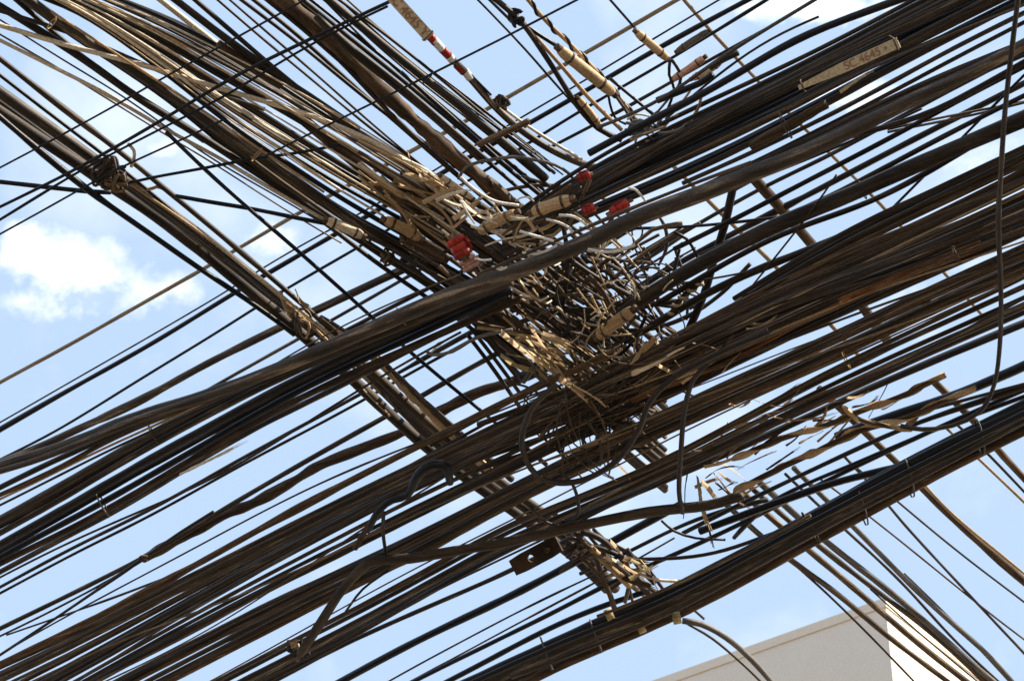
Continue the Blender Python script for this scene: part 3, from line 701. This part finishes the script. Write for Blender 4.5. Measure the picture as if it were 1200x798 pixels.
cable('t', 5, 6.52, '618,33 655,75 690,115 728,152', 'tan cable behind the long tan sleeve at top centre', GT)
cable('g', 4, 6.4, '537,210 545,197 562,190 600,184 625,187 650,193 665,202 673,211', 'thin grey cable bent in an arc above the tangle', GT)
cable('n', 3, 6.45, '712,108 714,122 720,138 733,146', 'short black wire looping out of the long tan sleeve', GT)
cable('g', 4, 6.45, '718,108 732,128 745,150', 'grey wire leaving the long tan sleeve', GT)
cable('k', 3.5, 6.4, '785,70 784,88 790,105 781,132', 'short black wire down from the small tan sleeve', GT)
cable('k', 4, 6.4, '787,70 797,85 797,98 790,110', 'second short black wire down from the small tan sleeve', GT)
cable('g', 3, 6.4, '745,150 772,130 790,108 812,92', 'grey wire curling towards the pale sleeve with a red end', GT)
cable('w', 2.5, 6.4, '735,140 745,134 760,136 775,142', 'small white wire loop at the grey clump', GT)
cable('w', 2.5, 6.4, '770,145 785,125 800,118 812,100', 'white wire rising from the grey clump', GT)
cable('n', 8, 6.35, '770,118 795,108 820,98 835,88', 'black stub behind the red-ended sleeve', GT)
cable('k', 7, 6.35, '832,80 848,70 865,62', 'black stub right of the pale sleeve', GT)
sleeve('t', 14, 6.45, '656,58 670,70 695,90 718,109', 'long tan tapered sleeve hanging at top centre', cap='b')
sleeve('t', 10, 6.45, '746,38 760,50 782,69', 'small tan sleeve on a thin wire right of top centre')
sleeve('g', 8, 6.5, '794,60 812,48 830,37', 'small greenish-grey sleeve between black cables at top right of centre')
sleeve('p', 9, 6.4, '789,93 806,82 825,68', 'faded pink sleeve right of top centre')
sleeve('w', 9, 6.4, '812,92 826,85 844,73', 'pale sleeve with a red end beside the pink one', cap='r')
sleeve('t', 8, 6.45, '678,116 690,130 703,148', 'small dull tan sleeve at the foot of the hanging black curve')
sleeve('w', 12, 6.4, '384,259 400,265 424,276', 'pale cream sleeve left of the tangle, on the level black wire')
sleeve('t', 13, 6.2, '562,271 580,261 604,250', 'tan sleeve above the thick cable, left one of the two', cap='b')
sleeve('t', 15, 6.1, '625,249 645,241 668,234', 'tan sleeve above the thick cable, right one of the two')
sleeve('t', 15, 6.1, '702,394 720,379 741,364', 'tan tapered sleeve standing out below the open grid of wires')
sleeve('b', 13, 6.45, '500,212 525,228 552,246', 'brown sleeve lying along the top of the tangle')
sleeve('w', 8, 6.42, '517,207 535,220 553,232', 'whitish sunlit sleeve on top of the tangle')
sleeve('t', 13, 6.4, '452,258 470,266 492,279', 'lumpy tan sleeve at the left shoulder of the tangle')
sleeve('b', 13, 6.4, '475,282 495,290 520,303', 'brown sleeve just left of the red clamp')

# red fittings
def red_clamp(x, y, z, ang, L, W, label, m='r'):
    t = root('red_clamp', P(x, y, z)); c = P(x, y, z); s = px(c)
    ux = cam_rot @ Vector((math.cos(rad(ang)), math.sin(rad(ang)), 0)); uy = cam_rot @ Vector((-math.sin(rad(ang)), math.cos(rad(ang)), 0)); uz = ux.cross(uy)
    for k, (o, r_, h) in enumerate(((-.36, .5, .16), (0, .44, .2), (.34, .5, .16))):
        b = MB(); a = c + ux * o * L * s
        b.tube([a - ux * h * L * s, a - ux * h * .8 * L * s, a + ux * h * .8 * L * s, a + ux * h * L * s], r_ * W * s, 16, rf=lambda t_, p: .86 if t_ in (0, 1) else 1)
        b.build('collar', m, t)
    b = MB(); b.tube([c - ux * L * .75 * s, c + ux * L * .75 * s], W * .2 * s, 10); b.build('spindle', 'b', t)
    b = MB(); b.box(c + uy * W * .5 * s, ux * L * .3 * s, uy * W * .1 * s, uz * W * .2 * s); b.build('lug', m, t)
    tag(t, label, 'clamp', 'red clamps in the tangle')
red_clamp(538, 290, 6.2, -60, 24, 24, 'largest red clamp, left of the tangle')
red_clamp(550, 309, 6.25, -60, 14, 22, 'faded pinkish clamp tight below the largest red clamp', 'p')
red_clamp(684, 207, 6.14, 20, 15, 11, 'light red clamp at the end of the grey arc')
red_clamp(690, 246, 6.1, 25, 15, 11, 'small red clamp, left of the two above the thick cable')
red_clamp(726, 243, 6.1, 30, 24, 11, 'bright red clamp, right of the two above the thick cable')
red_clamp(591, 338, 6.3, 30, 10, 9, 'tiny dark red clamp under the thick cable')

# lettered plates
def plate(p0, p1, wpx, z, text, label, tsize=.55, tx=.5, fold=True):
    a, b = P(*p0, z), P(*p1, z); u = (b - a).normalized(); L = (b - a).length; c = (a + b) / 2
    n = (CAM - c).normalized(); n = (n - u * n.dot(u)).normalized(); v = n.cross(u); s = px(c); h = wpx * .5 * s
    t = root('lettered_plate', c)
    m = MB()
    # slightly bowed strip, tapered towards one end when folded
    N_ = 14; base = len(m.v)
    for i in range(N_ + 1):
        f = i / N_; w = h * ((.45 + .55 * min(1, f / .45)) if fold else 1); q = a + u * L * f + n * (.004 * math.sin(f * 3.14))
        for (sv_, sn) in ((-1, -1), (1, -1), (1, 1), (-1, 1)): m.v.append(q + v * w * sv_ + n * .0022 * sn)
    for i in range(N_):
        for k in range(4):
            k2 = (k + 1) % 4; m.f.append((i * 4 + k, i * 4 + k2, i * 4 + 4 + k2, i * 4 + 4 + k))
    m.f.append((3, 2, 1, 0)); e = N_ * 4; m.f.append((e, e + 1, e + 2, e + 3))
    m.build('plate', 'pl', t, smooth=False)
    cu = bpy.data.curves.new('lettering', 'FONT'); cu.body = text; cu.size = wpx * s * tsize * 1.35; cu.align_x = 'CENTER'; cu.align_y = 'CENTER'; cu.extrude = .0004
    o = bpy.data.objects.new('tmp', cu); COL.objects.link(o)
    dg = bpy.context.evaluated_depsgraph_get(); me = bpy.data.meshes.new_from_object(o.evaluated_get(dg)); bpy.data.objects.remove(o)
    me.materials.clear(); me.materials.append(M['ink'])
    lo = bpy.data.objects.new('lettering', me); COL.objects.link(lo); lo.parent = t
    q = a + u * L * tx + n * (.0035 + .004 * math.sin(tx * 3.14)) - c
    lo.matrix_local = Matrix.Translation(q) @ Matrix((u, v, n)).transposed().to_4x4()
    for f in (.04, .97):
        k = MB(); q = a + u * L * f
        k.tube([q - v * h * 1.1 - n * .006, q - v * h * 1.1 + n * .004, q + v * h * 1.1 + n * .004, q + v * h * 1.1 - n * .006], .9 * s, 6); k.build('wire_tie', 'd', t)
    return tag(t, label, 'sign plate', 'lettered plates on the cables')
plate((452, -12), (503, 44), 14, 6.35, '8C 4645 Y', 'tan lettered tag hanging at the top edge, above the striped marker bands', tsize=.85, fold=False)
plate((936, 103), (1053, 50), 12.5, 5.98, 'SC.4645 •', 'tan lettered plate lashed on the black cables at upper right', tsize=.8, tx=.68)
strip('pl', 4, 6.1, '1000,80 1030,62 1048,48 1042,42', 'thin tan tail curling behind the upper right plate')
strip('pl', 6, 6.15, '984,108 1000,97 1024,83', 'short tan strip just under the upper right plate')

# bracket plate with a hole
def bracket():
    c = P(628, 651, 6.1); s = px(c); u = (P(665, 632, 6.1) - P(590, 672, 6.1)).normalized(); n = (CAM - c).normalized(); n = (n - u * n.dot(u)).normalized(); v = n.cross(u)
    t = root('bracket', c); m = MB(); hx, hy, r = 36 * s, 11 * s, 4.4 * s; o = c - u * 4 * s
    N_ = 24; outer = []; inner = []
    for k in range(N_):
        a = 2 * math.pi * k / N_; ca, sa = math.cos(a), math.sin(a); f = 1 / max(abs(ca) / hx, abs(sa) / hy)
        outer.append(c + u * ca * f + v * sa * f); inner.append(c - u * 7 * s + v * 0 + u * ca * r + v * sa * r)
    for side in (-1, 1):
        for q in outer: m.v.append(q + n * .004 * side)
        for q in inner: m.v.append(q + n * .004 * side)
    for k in range(N_):
        k2 = (k + 1) % N_
        m.f += [(k2, k, N_ + k, N_ + k2), (2 * N_ + k, 2 * N_ + k2, 3 * N_ + k2, 3 * N_ + k), (k, k2, 2 * N_ + k2, 2 * N_ + k), (N_ + k2, N_ + k, 3 * N_ + k, 3 * N_ + k2)]
    m.build('plate', 'b', t, smooth=False)
    b = MB(); q = c + u * 20 * s; b.tube([q - n * .012, q + n * .014], 3.6 * s, 6); b.build('bolt', 'd', t, smooth=False)
    tag(t, 'brown bracket plate with a round hole, under the lower middle cables', 'bracket')
bracket()

# bent cable, hose, loops, hanging wire
cable('G', 12, 5.9, '352,765 370,738 400,692 425,665 440,657 480,654 530,646 600,634 680,616 760,600 830,592 870,580', 'thick grey cable bent at a sharp elbow in the lower middle', GT, name='bent_cable')
cable('n', 9, 5.95, '430,622 445,597 460,586 478,580 490,556 508,544 523,548 527,566', 'black hose hooked over in an arch, lower left of centre', GT, name='black_hose')
cable('b', 7, 5.95, '446,596 430,618 416,642', 'short brown cable down from the black hose', GT)
cable('k', 4.5, 5.92, '450,600 449,622 453,652', 'short dark wire upright above the elbow of the grey cable', GT)
cable('n', 3, 6.0, '405,716 425,690 455,668', 'thin black wire slanting beside the grey bent cable', GT)
cable('k', 7, 5.85, '650,452 628,472 616,495 612,520 622,548 645,564 683,562 722,540 748,505 762,470 790,442 838,416 900,388', 'large dark loop of cable at the bottom of the tangle', GT, step=.02)
cable('k', 6, 5.88, '830,425 812,445 802,480 798,530 796,575 800,600', 'dark cable dropping straight down right of the large loop', GT)
cable('k', 4, 5.9, '622,595 640,612 662,616 678,600 672,570 655,552', 'small dark loop just left of the bent cable', GT, step=.02)
cable('k', 5.5, 5.7, '1194,-4 1186,60 1178,130 1173,200 1170,260 1173,340 1172,400 1165,450 1148,482 1115,499 1080,503 1055,499', 'single wire hanging down along the right edge, curling left at its foot', GT, name='hanging_wire')
cable('k', 10, 6.35, '864,204 859,222 850,262 838,300 825,345 805,392', 'upright dark cable right of the tangle', GT)
cable('k', 4, 6.3, '790,272 805,280 815,296 820,308', 'thin wire curved in the sky gap right of the tangle', GT)
cable('d', 5, 6.05, '690,292 715,294 740,290 765,270 800,262', 'pale-edged cable curving out from under the thickest cable', GT)
cable('g', 4, 6.1, '500,412 508,416 530,412 560,395 600,386', 'thin wire with a pale tip in the gap below the long thick cable', GT)
cable('g', 7, 6.25, '800,727 822,731 850,746 880,772 915,812', 'grey cable drooping over the building from the lashed bundle', GT)
cable('k', 3, 6.25, '805,730 835,748 870,778 905,812', 'thin wire drooping beside the grey cable over the building', GT)
cable('k', 3, 6.25, '806,710 815,716 825,725', 'short black wire end under the lashed bundle', GT)
cable('k', 4.5, 6.3, '695,620 715,640 732,662 760,690', 'dark wire of the lower cluster above the lashed bundle', GT)
cable('b', 7, 6.3, '672,642 698,668 712,690 720,712', 'brown cable of the lower cluster dropping to the yellow tape', GT)
cable('d', 5, 6.3, '735,655 738,680 733,705', 'dusty short upright cable of the lower cluster', GT)
cable('w', 4, 6.2, '752,672 775,680 800,681', 'sunlit cream wire of the lower cluster', GT)
cable('k', 3, 6.2, '775,610 790,622 815,630 850,632', 'thin black wire sagging in the sky left of the hanging strips', GT)
cable('t', 4, 6.5, '152,212 172,222 183,219 192,222', 'small tan tie across the knotted left bundle', GT)
cable('w', 4, 6.42, '150,168 157,176 157,186 154,195', 'small cream-tipped hook above the wire knot', GT, name='tie_hook')
def yellow(x, y, ang, label):
    c = P(x, y, 5.97); s = px(c); ux = cam_rot @ Vector((math.cos(rad(ang)), math.sin(rad(ang)), 0))
    b = MB(); b.tube([c - ux * 4.5 * s, c + ux * 4.5 * s], 7 * s, 14); tag(b.build('tape_wrap', 'y'), label, 'tape', 'yellowed tape wraps')
yellow(714, 720, 25, 'yellowed tape wrap on the lashed bundle at the foot of the lower cluster')
yellow(751, 735, 25, 'yellowed tape wrap on the underside of the lashed bundle')
yellow(793, 724, 10, 'yellowed tape wrap where the grey cable droops away')

# knots
knot('k', 127, 203, 6.45, 20, 60, 4, 'dark wire knot on the left bundle')
knot('b', 135, 214, 6.42, 14, 30, 4, 'brown wire knot just below the dark knot on the left bundle')
knot('n', 604, 22, 6.45, 11, 30, 4, 'black clump of wire at the top centre')
knot('k', 588, 120, 6.45, 10, 30, 3.5, 'small black clump clamping the striped cable')
knot('g', 750, 150, 6.35, 18, 40, 4, 'grey clump of wires at the foot of the top centre sleeves', el=(1.1, .6))
knot('b', 168, 654, 6.4, 5, 14, 3, 'small tape collar on the lower left taped cable', name='tape_collar')
knot('k', 348, 760, 6.1, 16, 30, 3, 'dark spiky clump at the foot of the grey bent cable')
knot('t', 345, 756, 6.0, 9, 10, 2.5, 'tan twist of wire at the foot of the grey bent cable')
knot('d', 455, 300, 6.5, 12, 20, 3, 'small dusty knot left of the brown sleeve')
knot('k', 672, 640, 6.2, 14, 20, 4, 'small black clump above the bracket')

# frayed tan strips
ST = [('t', 13, 6.02, '588,388 605,403 636,432', 'broad tan strip on the lower left flank of the tangle'),
 ('t', 13, 6.02, '636,392 655,400 674,408', 'short broad tan strip in the tangle, above the frayed ones'),
 ('t', 12, 5.98, '655,444 672,455 690,468', 'pale tan strip pointing down at the nest of wires'),
 ('t', 7, 5.98, '672,450 690,462 710,476', 'narrow tan strip ending in a point over the nest'),
 ('b', 8, 6.2, '640,405 660,420 685,440', 'brown strip between the tan ones'),
 ('b', 9, 6.2, '600,372 625,395 655,425', 'brown strip along the upper side of the broad tan strip'),
 ('t', 10, 6.0, '738,425 756,408 777,390', 'tan strip below the dark brownish cable, rising to the right'),
 ('t', 10, 5.98, '740,438 770,424 803,408', 'long tan strip in the lower right of the tangle'),
 ('b', 8, 6.15, '700,455 740,445 770,430', 'brown strip beside the long tan one'),
 ('o', 11, 6.3, '625,345 636,335 645,326', 'small orange scrap under the thickest cable'),
 ('t', 11, 6.1, '816,560 823,590 832,622', 'tan strip hanging nearly straight down, longest of the hanging ones'),
 ('b', 7, 6.12, '826,600 832,620 835,642', 'brown tip behind the longest hanging strip'),
 ('t', 8, 6.1, '822,565 832,575 843,588', 'short tan strip forking off the longest hanging one'),
 ('t', 9, 6.1, '836,556 852,572 866,587', 'tan strip slanting down right of the longest hanging one'),
 ('b', 5, 6.1, '838,565 862,586 882,596', 'thin brown strip under the slanting tan one'),
 ('d', 7, 6.05, '806,555 803,580 800,606', 'dark strip hanging left of the tan ones'),
 ('t', 7, 6.05, '722,538 728,548 738,561', 'small tan strip hanging in the white gap under the nest'),
 ('w', 4.5, 5.95, '210,556 250,537 290,516', 'thin tan strip dangling under the heavy cables at left'),
 ('t', 8, 6.4, '345,340 352,352 368,364', 'frayed tan tatter on the left bundle, upper one'),
 ('t', 8, 6.4, '378,372 390,384 406,393', 'frayed tan tatter on the left bundle, lower one'),
 ('w', 5, 6.3, '505,413 512,405 520,400', 'pale scrap in the gap below the long thick cable'),
 ('o', 8, 6.05, '980,362 988,353 998,346', 'orange scrap at the left end of the rust-orange cable'),
 ('b', 9, 6.1, '1060,502 1085,478 1100,470', 'brown strip near the curled foot of the hanging wire'),
 ('t', 9, 6.1, '850,470 868,476 880,470', 'tan leaf-like scrap in the lower right mass')]
for m, w, z, p, l in ST: strip(m, w, z, p, l, group='torn strips and scraps')

# loose wires of the tangle
def scatter(cx, cy, ax, ay, rot, n, ms, Ls, ws, angs, zr, label, group, bend=.35, flat=False):
    ca, sa = math.cos(rad(rot)), math.sin(rad(rot))
    for i in range(n):
        while True:
            u, v = R.gauss(0, .5), R.gauss(0, .5)
            if u * u + v * v < 1: break
        x, y = cx + u * ax * ca - v * ay * sa, cy + u * ax * sa + v * ay * ca
        L = R.uniform(*Ls); a = rad(R.choice(angs) + R.gauss(0, 14)); bb = R.gauss(0, bend); z = R.uniform(*zr); dz = R.uniform(-.06, .06); pts = []
        sk = R.uniform(-.5, .5)
        for k in range(5):
            f = k / 4 - .5; h = bb * (1 - 4 * f * f) * (1 + sk * f)
            pts.append((x + L * (f * math.cos(a) - h * math.sin(a)), y + L * (f * math.sin(a) + h * math.cos(a)), z + dz * f))
        if flat: strip(R.choice(ms), R.uniform(*ws), z, pts, label, group=group)
        else: cable(R.choice(ms), R.uniform(*ws), z, pts, label, group, name='loose_wire', seg=6, step=.02, wobble=.3)
scatter(680, 320, 150, 105, 35, 44, 'kkkdb', (80, 190), (3, 7), (38, 45, -27, -35, 60, 10), (6.3, 6.75), 'dark wire crossing the heart of the tangle', 'dark wires of the tangle', .10)
scatter(660, 335, 130, 100, 35, 30, 'bbdG', (45, 120), (2.5, 7), (40, 50, -28, 30), (6.2, 6.6), 'brown or dusty wire in the heart of the tangle', 'brown wires of the tangle', .08)
scatter(650, 330, 130, 95, 30, 22, 'ttw', (14, 60), (1.6, 3.4), (40, 44, 38, -25), (6.1, 6.4), 'short sunlit tan wire end in the heart of the tangle', 'sunlit wire ends of the tangle', .06)
scatter(690, 345, 120, 85, 30, 24, 'wtw', (6, 20), (1.4, 2.8), (40, 44, -25), (6.02, 6.2), 'tiny sunlit pale wire tip showing among the tangle', 'tiny pale wire tips', .05)
scatter(600, 260, 60, 35, -25, 12, 'wwt', (20, 45), (2, 3.6), (20, 30, -20, -30), (6.1, 6.3), 'short curved cream wire between the red clamps', 'cream wires between the red clamps', .24)
scatter(480, 232, 50, 26, 35, 16, 'tbdt', (35, 80), (3, 8), (32, 38, 45), (6.4, 6.5), 'sunlit brown wire at the left shoulder of the tangle, above the red clamp', 'wires at the left shoulder of the tangle', .12)
scatter(665, 425, 60, 32, 32, 20, 'tbbt', (30, 75), (3, 8), (35, 42, 30), (6.15, 6.4), 'tan or brown splintered strip on the lower left flank of the tangle', 'strip-like wires on the lower flank', .1, flat=True)
scatter(770, 425, 70, 26, -28, 18, 'tbGdb', (30, 80), (3, 7), (-28, -32, -24), (6.1, 6.3), 'tan or brown splintered strip rising to the right below the tan tapered sleeve', 'wires below the tan tapered sleeve', .1, flat=True)
scatter(700, 500, 62, 40, -20, 44, 'kbkbG', (25, 95), (1.2, 3.2), (-30, 20, 60, 100, -60, 140), (5.98, 6.2), 'fine dark wire of the nest under the frayed tan strips', 'nest of fine wires', .14)
scatter(900, 490, 130, 35, -28, 14, 'bdGt', (30, 90), (2.5, 6), (-28, -30, -25), (6.0, 6.2), 'brown splintered strip lying on the dark mass right of the nest', 'brown wire ends on the dark mass', .08, flat=True)
scatter(855, 570, 52, 22, -10, 7, 'tbtb', (18, 50), (2.5, 6), (40, 45, -27), (6.1, 6.3), 'small tan splinter tangled around the hanging strips', 'wire ends around the hanging strips', .06, flat=True)
scatter(722, 660, 62, 24, 36, 26, 'kGdkbt', (30, 80), (3, 8), (38, 42, 30, -25), (6.2, 6.45), 'brown or dark wire in the lower cluster above the lashed bundle', 'wires of the lower cluster', .06)
scatter(775, 318, 55, 42, 20, 14, 'kdk', (25, 70), (2, 4), (40, -30, 80), (6.4, 6.7), 'thin wire around the small open grid in the tangle', 'thin wires round the open grid', .12)
scatter(350, 372, 34, 12, 40, 8, 'tbd', (15, 35), (2, 5), (35, 50, 60), (6.42, 6.48), 'short tan fibre stuck on the knotted left bundle', 'fibres on the left bundle', .2)

# more torn strips and stray wires
scatter(600, 345, 60, 30, 40, 14, 'tb', (35, 80), (4, 9), (36, 42, 46), (6.2, 6.4), 'tan splintered strip slanting down on the upper left flank of the tangle', 'splintered strips on the upper flank', .06, flat=True)
scatter(505, 228, 52, 22, 38, 14, 'twt', (30, 70), (4, 10), (34, 38, 44), (6.38, 6.45), 'pale splintered strip at the left shoulder of the tangle', 'splintered strips at the left shoulder', .06, flat=True)
scatter(735, 668, 48, 18, 36, 12, 'tby', (18, 50), (4, 9), (38, 20, -25), (6.15, 6.3), 'tan splintered strip in the lower cluster above the lashed bundle', 'splintered strips of the lower cluster', .08, flat=True)
scatter(960, 505, 110, 22, -27, 16, 'tbt', (22, 60), (3, 6), (-27, -30, -24), (6.0, 6.1), 'tan splinter hanging on the spiral-wrapped cables', 'splinters on the spiral-wrapped cables', .06, flat=True)
scatter(775, 150, 40, 14, -25, 10, 'gwt', (18, 45), (2, 4), (-30, 50, -60), (6.3, 6.4), 'pale or grey wire at the foot of the top centre sleeves', 'wires at the foot of the top sleeves', .15)
scatter(630, 262, 90, 30, -26, 12, 'bGt', (30, 70), (3, 7), (-26, -30), (6.08, 6.2), 'brown or tan wire lying along the upper side of the thickest cable', 'wires along the thickest cable', .05)
band(5, (1.6, 3.2), (5.95, 6.05), 'dbGk', '-40,800 300,640 600,495 900,345 1204,200', '-40,910 300,750 600,585 900,450 1204,320', 'thin stray wire crossing over the long dense mass at a slight angle', 'stray wires over the dense mass', drift=4, xs=(-40, 1204))
band(3, (1.6, 3), (5.96, 6.02), 'dGk', '150,850 500,668 800,520 1204,330', '150,880 500,700 800,560 1204,388', 'thin stray wire on the bottom band of the dense mass', 'stray wires on the bottom band', drift=3, xs=(150, 1204))
band(6, (1.8, 3.4), (6.12, 6.2), 'dGbn', '600,270 830,118 1050,12 1204,-60', '600,290 830,195 1050,80 1204,8', 'thin stray wire over the upper right mass', 'stray wires over the upper right mass', drift=3, xs=(600, 1204))
band(2, (1.6, 3), (6.05, 6.5), 'kGd', '-40,585 300,420 520,320', '-40,720 300,545 560,400', 'thin stray wire among the heavy groups at left', 'stray wires at left', drift=2.5, xs=(-40, 540))

def small_tie(x, y, z, r1, ang, m, label):
    c = P(x, y, z); q = px(c); ux = cam_rot @ Vector((math.cos(rad(ang)), math.sin(rad(ang)), 0)); uz = cam_rot @ Vector((0, 0, 1))
    pp = [c + ux * r1 * q * math.cos(a) + uz * r1 * .8 * q * math.sin(a) + (cam_rot @ Vector((math.sin(rad(ang)), -math.cos(rad(ang)), 0))) * q * .25 * k / 6 for k, a in enumerate([k * 2 * math.pi / 20 for k in range(23)])]
    pp.append(pp[-1] + ux * 3.5 * q + uz * 2 * q)
    b = MB(); b.tube(pp, .75 * q, 6)
    tag(b.build('wire_tie', m), label, 'wire tie', 'small ties round the cables')
for x, y, z, r1, ang, m, label in (
 (920, 148, 6.1, 20, 118, 'k', 'small black tie round the thickest cable under the lettered plate'),
 (470, 372, 5.95, 13, 118, 'b', 'small brown tie round the thickest cable left of the tangle'),
 (1010, 224, 6.22, 13, 118, 'k', 'small tie round the thick black cable right of the tangle'),
 (990, 420, 6.1, 16, 116, 't', 'small tan tie round the dense mass above the spiral-wrapped pair'),
 (1120, 300, 6.05, 14, 116, 'd', 'small dusty tie round the orange stained cable'),
 (60, 28, 6.45, 9, 50, 't', 'small tan tie in the top left corner'),
 (300, 182, 6.42, 11, 50, 't', 'small tan tie on the upper left fan'),
 (500, 93, 6.42, 9, 45, 'k', 'small black tie on the pair right of the brown taped cable')):
    small_tie(x, y, z, r1 * .8, ang, m, label)

scatter(640, 425, 62, 30, 38, 16, 'tty', (40, 85), (5, 11), (36, 40, 44), (6.05, 6.2), 'golden tan splintered strip low on the tangle above the nest', 'golden strips above the nest', .04, flat=True)
scatter(560, 245, 60, 22, 20, 10, 'wt', (25, 60), (4, 8), (30, 36, -20), (6.1, 6.3), 'pale splinter among the sleeves on top of the tangle', 'pale splinters among the sleeves', .05, flat=True)
scatter(830, 425, 110, 24, -28, 16, 'tbt', (25, 70), (3, 7), (-28, -24, -32, 30), (6.0, 6.15), 'tan splinter stuck on the dense mass right of the nest', 'splinters on the dense mass', .05, flat=True)

for w, pts, lab in ((3.2, '640,257 655,261 668,268 671,274', 'cream wire arc under the right-hand tan sleeve, middle of three'),
 (3.2, '655,252 672,254 684,261 690,268', 'cream wire arc closest to the small red clamps'),
 (3.4, '609,271 622,275 640,280 660,286', 'nearly straight cream wire over the thickest cable, between the clamps'),
 (2.8, '612,296 626,298 640,294 652,288', 'shallow cream wire arc lying along the top edge of the thickest cable'),
 (3.4, '689,292 706,295 724,294 744,287', 'long cream wire sagging under the thickest cable'),
 (3.0, '736,221 744,222 752,230 758,238', 'short cream hook above the thickest cable right of the red clamps'),
 (3.4, '540,208 556,222 580,236 608,241', 'pale wire running out of the foot of the grey arc'),
 (2.6, '556,303 566,305 576,304', 'tiny white wire end right of the pinkish clamp'),
 (2.6, '578,312 586,316 594,313', 'tiny curled white wire end near the pinkish clamp'),
 (2.6, '540,236 548,250 556,262', 'thin pale wire above the largest red clamp')):
    cable('W', w, 5.9, pts, lab, GT, name='cream_wire', seg=8, step=.01, wobble=.2)

scatter(700, 335, 95, 75, 20, 26, 'kkwGt', (28, 62), (1.4, 3), (0, 45, 90, 135, -30), (6.1, 6.5), 'thin wire curled into an open loop in the heart of the tangle', 'curled loops of the tangle', .75)
scatter(745, 395, 60, 30, 0, 12, 'kGtw', (25, 50), (1.4, 2.6), (0, 60, -40), (6.05, 6.2), 'thin curled wire below the open grid of the tangle', 'curled wires below the open grid', .6)

band(8, (3, 7), (6.1, 6.35), 'kdGbk', '560,492 700,440 900,345 1050,280 1204,215', '560,560 700,520 900,425 1050,352 1204,285', 'dusty cable joining the dense mass from the nest to the right edge', 'cables of the right half of the dense mass', drift=2, xs=(560, 1204))
band(6, (1.6, 3), (6.02, 6.1), 'bdGt', '620,470 800,405 1000,320 1204,232', '620,545 800,490 1000,405 1204,330', 'thin brown wire over the right half of the dense mass', 'thin brown wires over the dense mass', drift=3, xs=(620, 1204))
scatter(690, 470, 95, 48, -25, 34, 'bkGdb', (40, 120), (1.4, 3.4), (-28, -24, 40, 20), (5.98, 6.2), 'fine brown wire between the tan strips and the large loop', 'fine brown wires over the nest', .12)
